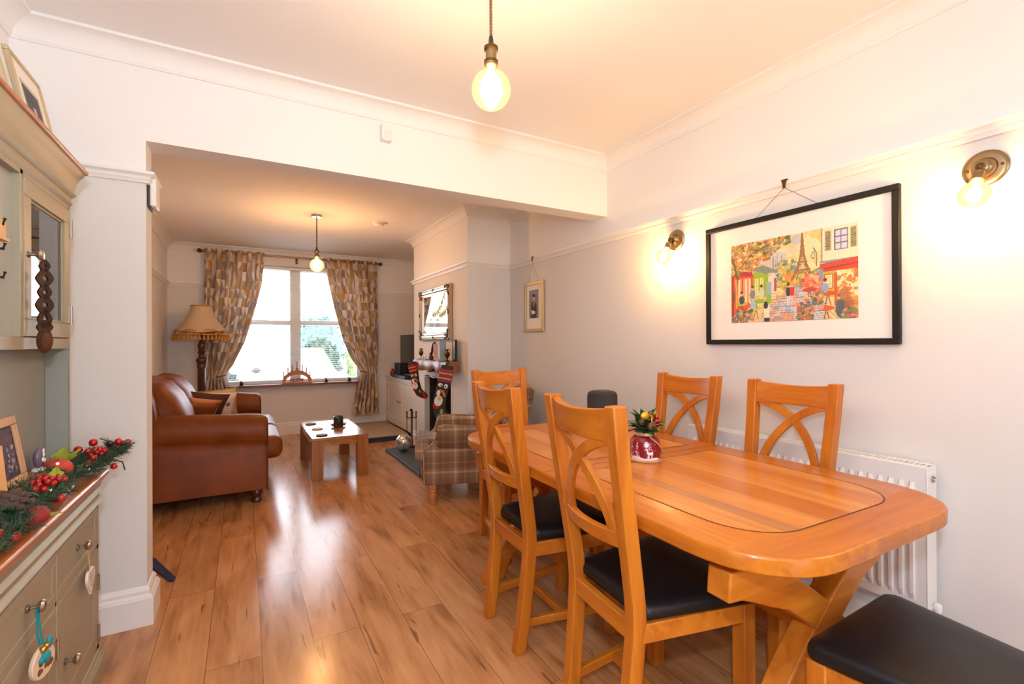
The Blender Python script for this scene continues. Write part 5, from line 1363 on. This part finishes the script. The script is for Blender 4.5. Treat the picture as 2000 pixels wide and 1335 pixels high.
MB().box(-.02, .02, -.05, .05, .005, .06).make('stand_neck', M['black'], t); MB().box(-.09, .09, -.18, .18, 0, .008).make('stand_foot', M['black'], t, bev=.003)
tag(MB().box(-.05, .045, -.31, .31, 0, .05).make('soundbar', M['black'], loc=(1.890, 6.42, .7575), bev=.008), 'long low black box along the front of the alcove cupboard', 'media player')
t = thing('speaker_cube', 'small square black speaker in front of the television', 'speaker', (1.93, 6.62, .808))
MB().box(-.055, .055, -.16, .10, .0, .155).make('cabinet', M['black'], t, bev=.008)
MB().box(-.058, -.055, -.145, .085, .012, .143).make('grille', M['grey_dark'], t)
b = MB(); b.lathe([(0, 0), (.022, 0), (.036, .025), (.042, .05), (.034, .075), (.018, .088), (.022, .10), (.026, .105), (.016, .095), (0, .09)], 20)
tag(b.make('red_vase', M['coralv'], loc=(1.915, 6.96, .7575)), 'small round red vase at the far end of the alcove cupboard', 'vase')

# ------------------------------------------------------------------ plaid armchair
def plaid():
    m, nt, b = newmat('plaid_wool'); tc = N(nt, 'ShaderNodeTexCoord'); sp = N(nt, 'ShaderNodeSeparateXYZ'); nt.links.new(tc.outputs['Object'], sp.inputs[0])
    acc = None
    for ax, off in (('X', .03), ('Y', .06), ('Z', .02)):
        md = N(nt, 'ShaderNodeMath', operation='ADD'); md.inputs[1].default_value = off+10; nt.links.new(sp.outputs[ax], md.inputs[0])
        dv = N(nt, 'ShaderNodeMath', operation='DIVIDE'); dv.inputs[1].default_value = .165; nt.links.new(md.outputs[0], dv.inputs[0])
        fr = N(nt, 'ShaderNodeMath', operation='FRACT'); nt.links.new(dv.outputs[0], fr.inputs[0])
        rp = N(nt, 'ShaderNodeValToRGB'); cr = rp.color_ramp; cr.interpolation = 'LINEAR'
        stops = [(0, .50), (.16, .50), (.19, .86), (.27, .86), (.30, .52), (.40, .52), (.43, .36), (.62, .34), (.65, .60), (.68, .60), (.71, .36), (.90, .38), (1, .50)]
        cr.elements[0].position = 0; cr.elements[0].color = (.5, .5, .5, 1); cr.elements[1].position = 1; cr.elements[1].color = (.5, .5, .5, 1)
        for p, v in stops[1:-1]: e = cr.elements.new(p); e.color = (v, v, v, 1)
        nt.links.new(fr.outputs[0], rp.inputs['Fac'])
        if acc is None: acc = rp.outputs['Color']
        else:
            a = N(nt, 'ShaderNodeMath', operation='ADD'); nt.links.new(acc, a.inputs[0]); nt.links.new(rp.outputs['Color'], a.inputs[1]); acc = a.outputs[0]
    rp = N(nt, 'ShaderNodeValToRGB'); cr = rp.color_ramp
    cr.elements[0].position = .35; cr.elements[0].color = (*srgb(104, 78, 60), 1); cr.elements[1].position = .75; cr.elements[1].color = (*srgb(204, 176, 150), 1)
    e = cr.elements.new(.50); e.color = (*srgb(142, 112, 88), 1)
    dv = N(nt, 'ShaderNodeMath', operation='DIVIDE'); dv.inputs[1].default_value = 3; nt.links.new(acc, dv.inputs[0])
    nt.links.new(dv.outputs[0], rp.inputs['Fac']); nt.links.new(rp.outputs['Color'], b.inputs['Base Color']); b.inputs['Roughness'].default_value = .95
    b.inputs['Specular IOR Level'].default_value = .1; b.inputs['Sheen Weight'].default_value = .2; bumpy(nt, b, 500, .3, .001); return m
M['plaid'] = plaid()
PIP = mat('tan_piping', srgb(190, 150, 116), .8)
t = thing('armchair', 'brown plaid wool armchair on turned legs between fireplace and dining table', 'armchair', (0, 0, 0))
out = [(1.190, .150), (1.186, .40), (1.200, .432), (1.235, .452), (1.262, .478), (1.278, .520), (1.290, .575), (1.305, .596), (1.335, .604), (1.60, .585), (1.85, .575), (1.92, .575), (1.93, .150)]
for y0, y1, sg in ((3.465, 3.585, -1), (3.975, 4.095, 1)):
    b = MB(); yy = (y0, y1)
    b.prism(out, 'y', y0+.012, y1-.012)
    b.make('arm', M['plaid'], t, bev=.016, seg=3, sharp=50)
    b = MB(); yo = y0+.03 if sg < 0 else y1-.03; rings = []
    for x in (1.290, 1.30, 1.34, 1.6, 1.86):
        s = .8 if x < 1.295 else (.95 if x < 1.31 else 1); cz = .520-(x-1.3)*.045
        rings.append([(x, yo+s*(.052*math.cos(2*PI*k/20)), cz+s*.092*math.sin(2*PI*k/20)) for k in range(20)])
    b.loft(rings); b.make('scroll_arm_roll', M['plaid'], t, sharp=60)
    ye = y0+.010 if sg < 0 else y1-.010
    MB().tube([(x, ye, z) for x, z in out[:9]], .0055, 6).make('arm_piping', PIP, t)
rbox(MB(), 1.165, 1.92, 3.59, 4.0, .150, .330, .025).make('seat_base', M['plaid'], t, sharp=60)
b = MB(); rbox(b, 1.150, 1.85, 3.588, 3.972, .325, .480, .055, 6); b.make('seat_cushion', M['plaid'], t, sharp=70)
b = MB(); rbox(b, 1.118, 1.235, 3.500, 4.06, .330, .478, .036, 5); b.make('cushion_front', M['plaid'], t, sharp=70)
b = MB(); rings = []
for k in range(15):
    q = -1+2*k/14; y = 3.78+.325*q; top = .905-.02*q**4
    rings.append([(x-.150, y, z) for x, z in ((2.08, .15), (2.14, .62), (2.185, top-.09), (2.195, top-.02), (2.17, top), (2.115, top-.015), (2.075, top-.09), (2.02+.02*q*q, .62), (1.955+.02*q*q, .34), (1.955, .15))])
b.loft(rings); b.make('back', M['plaid'], t, sharp=60)
for s in (-1, 1): MB().tube([(1.985, 3.78+s*.325, .835), (1.985, 3.78+s*.337, .835)], .055, 20).make('back_scroll', M['plaid'], t, sharp=60)
TL = wood('turned_beech', srgb(206, 138, 84), srgb(176, 104, 56), 'z', .35)
for x in (1.255, 1.89):
    for y in (3.510, 4.05): MB().lathe([(0, 0), (.016, 0), (.022, .012), (.020, .035), (.027, .05), (.030, .072), (.023, .09), (.031, .10), (.023, .112), (.033, .122), (.033, .152), (0, .152)], 20, Matrix.Translation((x, y, 0))).make('leg', TL, t)
rebase(t, (1.19, 3.465), R(-20.5))
t = thing('floor_strap', 'dark blue flat strap lying on the floor behind the white pier', 'strap', (0, 0, 0))
MB().prism([(-.60, 3.62), (-.443, 3.38), (-.315, 3.055), (-.322, 3.022), (-.345, 3.040), (-.450, 3.27), (-.62, 3.50)], 'z', .001, .012).make('strap', mat('navy_cloth', srgb(32, 44, 84), .7), t, bev=.002)

# ------------------------------------------------------------------ painted dresser along the left wall
FX, HX, BX = -.477, -.545, -.607       # front of the base, front of the upper part, back boards of the upper part
Y_0, YB1, YH1 = .62, 2.325, 2.272
t = thing('dresser', 'grey-green painted dresser with glazed upper cupboard and wooden top', 'dresser', (0, 0, 0))
MB().box(-.79, FX-.012, Y_0, YB1-.012, .02, .738).make('carcass', M['sage'], t)
def framed(b, y0, y1, z0, z1, w, x=None, d=.012, rec=.007):
    x = FX if x is None else x
    for q in ((y0, y1, z0, z0+w), (y0, y1, z1-w, z1), (y0, y0+w, z0+w, z1-w), (y1-w, y1, z0+w, z1-w)): b.box(x-d, x, *q)
    i = w-.004
    for k in range(2):
        a = i+.010*k; xx = x-rec*(.45+.55*k)
        b.box(x-d, xx, y0+a, y1-a, z0+a, z1-a)
def knob(par, y, z, x=None):
    x = FX if x is None else x
    b = MB(); b.lathe([(0, 0), (.010, 0), (.010, .003), (.005, .006), (.005, .016), (.013, .022), (.0155, .028), (.012, .034), (0, .037)], 20, Matrix.Translation((x-.001, y, z)) @ Matrix.Rotation(R(90), 4, 'Y')); return b.make('knob', M['steel'], par)
b = MB()
for q in ((YB1-.026, YB1, .10, .655), (1.853, 1.862, .10, .655), (1.400, 1.409, .10, .655), (.948, .957, .10, .655), (Y_0, YB1, .632, .655), (Y_0, YB1, .478, .492), (Y_0, YB1, .10, .118)): b.box(FX-.013, FX-.0015, *q)
b.make('face_frame', M['sage'], t)
for i, (a, c) in enumerate(((1.863, 2.298), (1.410, 1.852), (.958, 1.399))):
    b = MB(); framed(b, a, c, .494, .630, .026); o = b.make('drawer', M['sage'], t, bev=.0015)
    knob(o, (a+c)/2-(.012 if i == 0 else -.02), .572)
    b = MB(); framed(b, a, c, .120, .476, .052); o = b.make('door', M['sage'], t, bev=.0015)
    knob(o, a+.080, .268)
    for z in (.355, .168):
        b = MB(); b.box(FX-.004, FX+.004, c-.005, c+.008, z-.026, z+.026); b.tube([(FX+.004, c+.002, z-.030), (FX+.004, c+.002, z+.030)], .004, 8); b.make('hinge', M['steel'], t)
MP = [(0, .650), (.012, .652), (.017, .658), (.012, .665), (.004, .670), (.003, .686), (.010, .690), (.016, .696), (.010, .703), (.006, .708), (.010, .722), (.018, .736), (0, .736)]
b = MB(); run(b, MP, (FX-.002, Y_0), (FX-.002, YB1-.004), (1, 0), 0, 1); b.make('moulding', M['sage'], t, sharp=30)
b = MB(); run(b, [(0, 0), (.022, 0), (.022, .070), (.016, .080), (.010, .086), (.008, .096), (0, .100)], (FX-.006, Y_0), (FX-.006, YB1-.006), (1, 0), 0, 1); b.make('plinth', M['sage'], t, sharp=30)
b = MB(); r = .016; b.prism([(-.80, .738), (FX+.010, .738)]+[(FX+.010+r*math.cos(R(a)), .7525+.0145*math.sin(R(a))) for a in range(-80, 81, 20)]+[(FX+.010, .767), (-.80, .767)], 'y', Y_0-.01, 2.352)
b.make('wooden_top', M['topwood'], t, bev=.004, bang=60)
# upper part
MB().box(-.79, BX, Y_0, YH1, .7675, 1.80).make('upper_carcass', M['sage_in'], t)
b = MB(); b.box(BX+.001, HX-.001, YH1-.020, YH1, .7675, 1.225); b.make('niche_side', M['sage_in'], t)
MB().box(BX+.001, HX-.002, Y_0, YH1-.021, .7675, .832).make('niche_shelf', M['topwood'], t, bev=.004)
b = MB(); b.box(BX+.001, HX, Y_0, YH1, 1.226, 1.262); b.box(BX+.001, HX, YH1-.012, YH1, 1.262, 1.745); b.box(BX+.001, HX, Y_0, YH1, 1.722, 1.80); b.box(BX+.001, HX, 1.838, 1.858, 1.262, 1.745); b.make('upper_frame', M['sage'], t, bev=.002)
b = MB(); b.box(BX+.001, HX-.020, Y_0, 1.838, 1.262, 1.722); b.make('fixed_panel', mat('pale_blue_grey_paint', srgb(164, 170, 166), .5), t)
b = MB()
a, c, z0, z1, w = 1.859, 2.261, 1.264, 1.720, .050
for q in ((a, c, z0, z0+w), (a, c, z1-w, z1), (a, a+w, z0+w, z1-w), (c-w, c, z0+w, z1-w)): b.box(HX-.016, HX+.003, *q)
for q in ((a+w, c-w, z0+w, z0+w+.008), (a+w, c-w, z1-w-.008, z1-w), (a+w, a+w+.008, z0+w, z1-w), (c-w-.008, c-w, z0+w, z1-w)): b.box(HX-.012, HX-.003, *q)
o = b.make('glazed_door', M['sage'], t, bev=.002)
MB().box(HX-.010, HX-.007, a+w, c-w, z0+w, z1-w).make('door_glass', M['doorglass'], o)
knob(o, 1.884, 1.502, HX+.003)
for z in (1.655, 1.345):
    b = MB(); b.box(HX-.002, HX+.005, c-.012, c+.012, z-.030, z+.030); b.tube([(HX+.006, c+.001, z-.033), (HX+.006, c+.001, z+.033)], .0048, 8); b.make('hinge', M['steel'], t)
CP = [(0, 1.735), (.004, 1.740), (.008, 1.748), (.004, 1.757), (.005, 1.768), (.012, 1.774), (.016, 1.782), (.011, 1.790), (.012, 1.800), (.016, 1.820), (.024, 1.842), (.034, 1.858), (.036, 1.866), (0, 1.866)]
b = MB(); run(b, CP, (HX-.001, Y_0), (HX-.001, YH1), (1, 0), 0, 1); run(b, CP, (HX-.001, YH1), (-.79, YH1), (0, 1), 1, 0); b.make('cornice', M['sage'], t, sharp=28)
r = .010; b = MB(); b.prism([(-.79, 1.866), (HX+.034, 1.866)]+[(HX+.034+r*math.cos(R(q)), 1.876+r*math.sin(R(q))) for q in range(-80, 81, 20)]+[(HX+.034, 1.886), (-.79, 1.886)], 'y', Y_0, YH1+.046); b.make('cap_board', M['topwood'], t, bev=.004, bang=60)

rebase(t, (-.63, 1.47))
# hooks and shelf ornament on the fixed panel
for z in (1.56, 1.495, 1.420):
    b = MB(); b.tube([(0, 0, 0), (.018, 0, -.004), (.022, 0, .012)], .004, 6)
    tag(b.make('cup_hook', M['black'], loc=(HX-.020, 1.735, z)), 'little black hook on the pale panel left of the glazed dresser door', 'hook', 'hooks on the dresser panel')
b = MB(); b.box(0, .016, -.05, .012, 0, .045); b.box(0, .022, -.055, .016, -.008, 0)
tag(b.make('mini_shelf', M['tan'], loc=(HX-.019, 1.745, 1.522)), 'small beige block ornament fixed on the pale dresser panel', 'ornament')

# carved love spoon on the upper knob
t = thing('love_spoon', 'dark carved wooden love spoon hanging from the glazed door knob', 'spoon', (HX+.030, 1.912, 0), R(-62))
t.scale = (1, .66, 1)
# outline of the carved stem: pairs of half-widths, with diamond holes
def ringhole(b, zc, hw, hh, iw, ih):
    n = 24; P, Q = [], []
    for k in range(n):
        a = 2*PI*k/n; c, s_ = math.cos(a), math.sin(a); e = .72
        P.append((hw*abs(c)**(1/e)*(1 if c > 0 else -1), zc+hh*abs(s_)**(1/e)*(1 if s_ > 0 else -1))); Q.append((iw*abs(c)**(1/e)*(1 if c > 0 else -1), zc+ih*abs(s_)**(1/e)*(1 if s_ > 0 else -1)))
    A = [[(-.008, p[0], p[1]) for p in P], [(-.008, p[0], p[1]) for p in Q], [(.008, p[0], p[1]) for p in Q], [(.008, p[0], p[1]) for p in P]]
    for i in range(4): b.strip(A[i], A[(i+1) % 4], True)
b = MB()
for zc, hw, hh, iw, ih in ((1.474, .021, .019, .004, .004), (1.437, .034, .028, .009, .009), (1.396, .027, .024, .008, .008), (1.358, .035, .030, .009, .009), (1.316, .028, .030, .008, .014), (1.292, .031, .022, .004, .004)): ringhole(b, zc, hw*.86, hh, iw, ih)
b.make('carved_stem', M['walnut'], t, bev=.002)
b = MB(); b.ball((0, 0, 1.252), .03, 20, (.32, .95, 1.25)); b.ball((.007, 0, 1.250), .022, 16, (.25, .9, 1.25)); b.make('bowl', M['walnut'], t)
b = MB()
for s in (-1, 1): b.tube([(0, s*.016, 1.475), (-.006, s*.012-.006, 1.49), (-.006, -.006+s*.008, 1.506)], .0012, 5)
b.make('ribbon_loop', mat('pale_ribbon', srgb(214, 200, 190), .5), t)

# framed photographs on top and in the niche
def photo(label, loc, rz, tilt, w, h, bar, fm, cv, inset, group=None, mount=None):
    t = thing('photo_frame', label, 'photo frame', loc, 0, group); t.rotation_euler = Euler((0, R(tilt), R(rz)), 'XYZ')
    b = MB()
    for q in ((0, w, 0, bar), (0, w, h-bar, h), (0, bar, bar, h-bar), (w-bar, w, bar, h-bar)): b.box(-.016, .0, *q)
    b.make('frame', fm, t, bev=.003)
    if mount is not None: MB().box(-.014, -.006, bar-.002, w-bar+.002, bar-.002, h-bar+.002).make('mount', mount, t)
    i0, i1, k0, k1 = inset
    inked('photograph', cv, lambda u, v: (-.0055, w-bar-i1-(w-2*bar-i0-i1)*u if False else bar+i0+(w-2*bar-i0-i1)*u, bar+k0+(h-2*bar-k0-k1)*v), M['print'], t)
    return t
cv = Canvas(40, 56, (52, 52, 64)); cv._put(np.ones_like(cv.U)*cv.U*.3, (90, 90, 110)); cv.poly([(.2, 0), (.30, .40), (.45, .52), (.62, .52), (.8, .36), (.85, 0)], (40, 40, 46)); cv.poly([(.48, .1), (.50, .5), (.58, .5), (.62, .1)], (206, 120, 80)); cv.ell(.53, .62, .10, .12, (216, 160, 128)); cv.ell(.53, .74, .13, .07, (60, 40, 34)); cv.ell(.7, .16, .10, .08, (214, 160, 130))
t = photo('gilt-framed graduation photograph propped on top of the dresser', (-.592, 2.125, 1.8875), 0, -12, .285, .330, .016, M['gilt'], cv, (.055, .055, .05, .07), None, M['mount'])
b = MB()
for q in ((.062, .223, .060, .064), (.062, .223, .250, .254), (.062, .066, .064, .250), (.219, .223, .064, .250)): b.box(-.0055, -.0048, *q)
b.make('gold_line', M['gold'], t)
cv = Canvas(30, 40, (150, 156, 160)); cv.ell(.6, .5, .2, .2, (170, 150, 140))
photo('second gilt frame at the picture edge beside the graduation photograph', (-.600, 1.805, 1.8875), 0, -13, .27, .33, .016, M['gilt'], cv, (.03, .03, .03, .03))
cv = Canvas(40, 52, (44, 30, 42)); cv.dabs(160, (0, 1, 0, 1), .05, [(70, 40, 60), (30, 24, 34), (96, 80, 96), (54, 44, 60)], .8); cv.dabs(20, (.3, .9, .1, .6), .04, [(190, 170, 180), (150, 120, 140)], .8); cv.dabs(30, (0, 1, .6, 1), .06, [(96, 30, 50), (60, 24, 44)], .8)
photo('light wood photo frame standing in the dresser niche', (-.564, 1.800, .8335), 0, -9, .165, .200, .026, M['pinew'], cv, (.004, .004, .004, .004))
b = MB(); b.box(-.003, .003, -.12, .0, 0, .140, rotM('Y', -5)); tag(b.make('greeting_card', M['peach'], loc=(-.5495, 1.762, .8335), rotz=0), 'plain peach card standing before the wooden photo frame', 'card')
t = thing('porcelain_ornament', 'tiny white and mauve oval ornament on the dresser niche floor', 'ornament', (-.580, 2.095, .8325))
MB().ball((0, 0, .040), .026, 16, (.5, .85, 1.25)).make('oval_body', mat('mauve_glaze', srgb(110, 92, 112), .25), t)
b = MB()
for p in ((.012, .002, .05), (.012, -.006, .036), (.012, .010, .030), (.011, .004, .062)): b.ball(p, .008, 8, (.4, 1, 1))
b.make('white_flowers', M['white'], t)
MB().lathe([(0, 0), (.018, 0), (.016, .008), (0, .010)], 14).make('foot', M['white'], t)
tag(MB().box(-.025, .025, -.06, .06, 0, .030).make('glass_dish', mat('blue_grey_glass', srgb(110, 128, 136), .1, coat=.6), loc=(-.505, 1.99, .7685), bev=.008), 'low blue-grey glass dish half hidden behind the festive garland', 'dish')

# tags hung from the drawer knobs
t = thing('hanging_heart', 'white wooden heart with a printed verse hanging from the right drawer knob', 'heart', (FX+.021, 2.068, .572))
hp = []
for k in range(40):
    a = 2*PI*k/40; x = 16*math.sin(a)**3; y = 13*math.cos(a)-5*math.cos(2*a)-2*math.cos(3*a)-math.cos(4*a); hp.append((x*.0026+.045, y*.0030-.130))
MB().prism(hp, 'x', -.005, .003).make('heart', mat('white_wood', srgb(232, 222, 214), .6), t, bev=.0025)
b = MB()
for k in range(6):
    wv = .026-.0030*k; b.box(.0031, .0036, .045-wv, .045-wv+wv*.85, -.103-.0095*k, -.106-.0095*k); b.box(.0031, .0036, .045+wv*.1, .045+wv, -.103-.0095*k, -.106-.0095*k)
b.make('printed_verse', mat('verse_grey', srgb(130, 120, 118), .7), t)
b = MB(); b.tube([(0, -.004, .002), (0, .018, -.04), (0, .038, -.092)], .0013, 5); b.tube([(0, .006, .002), (0, .03, -.04), (0, .042, -.092)], .0013, 5); b.make('string', M['tan'], t)
t = thing('hanging_bauble', 'round painted disc on a teal ribbon hanging from the left drawer knob', 'hanging tag', (FX+.021, 1.636, .568), R(-16))
b = MB(); b.lathe([(0, -.005), (.038, -.005), (.040, -.003), (.040, .003), (.038, .005), (0, .005)], 36, Matrix.Translation((.012, -.004, -.128)) @ Matrix.Rotation(R(90), 4, 'Y')); b.make('disc', mat('painted_disc', srgb(222, 196, 168), .5), t)
b = MB(); rr = random.Random(4)
for k in range(12):
    a = rr.uniform(0, 6.28); q = rr.uniform(.010, .030); b.ball((.0175, -.004+q*math.cos(a), -.128+q*math.sin(a)), rr.uniform(.004, .008), 8, (.15, 1, 1.2))
b.make('painted_motif', mat('brown_motif', srgb(120, 72, 36), .6), t)
b = MB()
for s in (-1, 1): b.strip([(.0, s*.004-.003, .006), (.001, s*.004-.003, -.03), (.003, s*.006-.003, -.06), (.010, s*.004-.004, -.092)], [(.0, s*.004+.005, .006), (.001, .005+s*.004, -.03), (.003, .005+s*.006, -.06), (.010, .004+s*.004, -.092)])
b.make('ribbon', M['teal'], t, recalc=False)
b = MB(); b.ball((.020, -.004, -.115), .014, 10, (.7, .9, 1.2)); b.ball((.018, .012, -.088), .010, 10, (.6, .8, 1.6)); b.ball((.020, -.016, -.118), .009, 10, (.6, 1.2, .9)); b.make('ribbon_bow', M['teal'], t)
b = MB(); b.ball((.018, -.010, -.094), .009, 10); b.ball((.018, .002, -.092), .008, 10); b.make('gold_bell', M['gold'], t)

# festive garland along the dresser top
t = thing('festive_garland', 'artificial fir garland with red berries and fruit along the dresser top', 'garland', (0, 0, .768))
gp = [(-.500, 1.20), (-.495, 1.40), (-.500, 1.60), (-.508, 1.80), (-.512, 2.00), (-.500, 2.15), (-.478, 2.27), (-.452, 2.36), (-.425, 2.43)]
def gpt(q):
    q = q*(len(gp)-1); i = min(int(q), len(gp)-2); f = q-i
    return Vector((gp[i][0]+(gp[i+1][0]-gp[i][0])*f, gp[i][1]+(gp[i+1][1]-gp[i][1])*f, .030+.012*max(0, (q-6.5))))
rr = random.Random(21)
b = MB(); b.tube([gpt(k/30) for k in range(31)], .006, 6)
for k in range(430):
    q = rr.random(); p = gpt(q); a = rr.uniform(-1.1, 1.1); sd = rr.choice((-1, -1, 1))
    d = Vector((sd*math.cos(a)*.8, math.sin(a)+.35, rr.uniform(-.02, .65))).normalized()
    L = rr.uniform(.045, .095)
    if sd > 0: L *= .8
    if p.x+d.x*L > -.425 and p.y < 2.33: d.x *= .5
    tip = p+d*L; 
    if tip.z < .008: tip.z = .008
    b.tube([p, tip], .0016, 4); n = 30
    for j in range(n):
        c = p+(tip-p)*(.15+.85*j/n); v = Vector((rr.gauss(0, 1), rr.gauss(0, 1), rr.gauss(0, 1)+.25)).normalized()
        v = (v-d*v.dot(d)).normalized()*.75+d*.65; e = c+v*rr.uniform(.018, .032)
        if e.z < .004: e.z = .004
        s_ = v.cross(Vector((rr.gauss(0, 1), rr.gauss(0, 1), rr.gauss(0, 1)))).normalized()*.0013
        b.poly([c-s_, c+s_, e])
o = b.make('fir_sprays', M['green'], t, recalc=False, flatsh=True); o['kind'] = 'stuff'
b = MB()
for k in range(16):
    q = rr.uniform(.15, .98); p = gpt(q)+Vector((rr.uniform(-.03, .02), 0, .01)); a = rr.uniform(0, 6.28)
    holly(b, p, Vector((math.cos(a), math.sin(a), rr.uniform(.2, .7))), rr.uniform(.04, .07), rr)
b.make('dark_leaves', M['leafg'], t, recalc=False)
b = MB()
holly(b, Vector((-.560, 2.185, .05)), Vector((.1, .6, .6)), .085, rr); holly(b, Vector((-.545, 2.20, .05)), Vector((.4, .5, .5)), .075, rr); holly(b, Vector((-.452, 1.675, .02)), Vector((.5, .8, -.1)), .06, rr)
holly(b, Vector((-.50, 1.94, .05)), Vector((-.1, .5, .5)), .06, rr); b.make('lime_leaves', M['lime'], t, recalc=False)
FR = mat('sugared_apple', srgb(190, 62, 52), .5, bump=(300, .5, .002), var=.25, vs=22)
b = MB(); b.ball((-.550, 2.140, .050), .046, 24, (1, 1.05, .85)); b.make('apple', FR, t)
MB().ball((-.462, 1.655, .034), .031, 20, (.8, 1.15, .8)).make('strawberry', mat('sugared_berry', srgb(152, 30, 30), .55, bump=(420, .8, .003)), t)
b = MB()
for k in range(40):
    z = k/40; a = k*2.4; q = .040*math.sin(PI*(.12+.8*z)); b.ball((-.532+q*math.cos(a), 1.72+q*math.sin(a), .022+.07*z), .011, 6, (1, 1, .7))
b.ball((-.532, 1.72, .055), .032, 10, (1, 1, 1.2)); b.make('pine_cone', mat('pine_cone_brown', srgb(92, 72, 62), .8), t)
def cluster(c, n, r, sp):
    for k in range(n):
        a = k*2.4; q = sp*math.sqrt(k/n); b = MB(); b.ball((c[0]+q*math.cos(a), c[1]+q*math.sin(a)*1.6, c[2]+.016*(1-k/n)), r, 10); b.make('berry', M['red'], t)
cluster((-.520, 1.945, .056), 22, .0088, .040); cluster((-.490, 2.345, .060), 20, .0080, .036)
for i, p in enumerate(((-.575, 2.29, .070), (-.540, 2.345, .078), (-.500, 2.36, .098), (-.545, 2.245, .052), (-.535, 2.255, .066), (-.555, 2.215, .046), (-.435, 2.415, .084), (-.415, 2.475, .072), (-.465, 2.29, .040),
             (-.470, 2.25, .048), (-.485, 2.235, .046), (-.475, 2.240, .062), (-.428, 2.300, .012), (-.545, 2.02, .056), (-.485, 1.50, .040), (-.500, 1.53, .052), (-.462, 1.52, .030), (-.478, 1.48, .052), (-.53, 1.88, .052), (-.515, 1.90, .045), (-.46, 1.83, .030), (-.505, 2.31, .075))):
    MB().ball(p, .0145 if i in (1, 6, 2) else .0115, 14).make('berry', M['red'], t)
for p in ((-.455, 2.385, .086), (-.425, 2.445, .072), (-.56, 2.26, .05), (-.49, 1.56, .044), (-.475, 2.16, .05)): MB().ball(p, .012, 12).make('dark_berry', mat('dark_plum', srgb(46, 26, 30), .25, coat=.4), t)
b = MB()
for a, c in (((-.575, 2.29, .070), (-.54, 2.345, .078)), ((-.455, 2.385, .086), (-.435, 2.415, .084)), ((-.425, 2.445, .072), (-.415, 2.475, .072)), ((-.44, 2.34, .03), (-.415, 2.37, .012)), ((-.415, 2.37, .012), (-.405, 2.36, -.02))): b.tube([a, c], .0022, 5)
b.make('stem_wire', M['black'], t)
for p in ((-.548, 2.275, .075), (-.535, 2.10, .080), (-.500, 1.90, .040), (-.480, 1.72, .034), (-.470, 2.16, .040), (-.505, 1.47, .045)):
    MB().ball(p, .0042, 8).make('fairy_light', emis('fairy_glow', (1, .8, .4), 3.0), t)
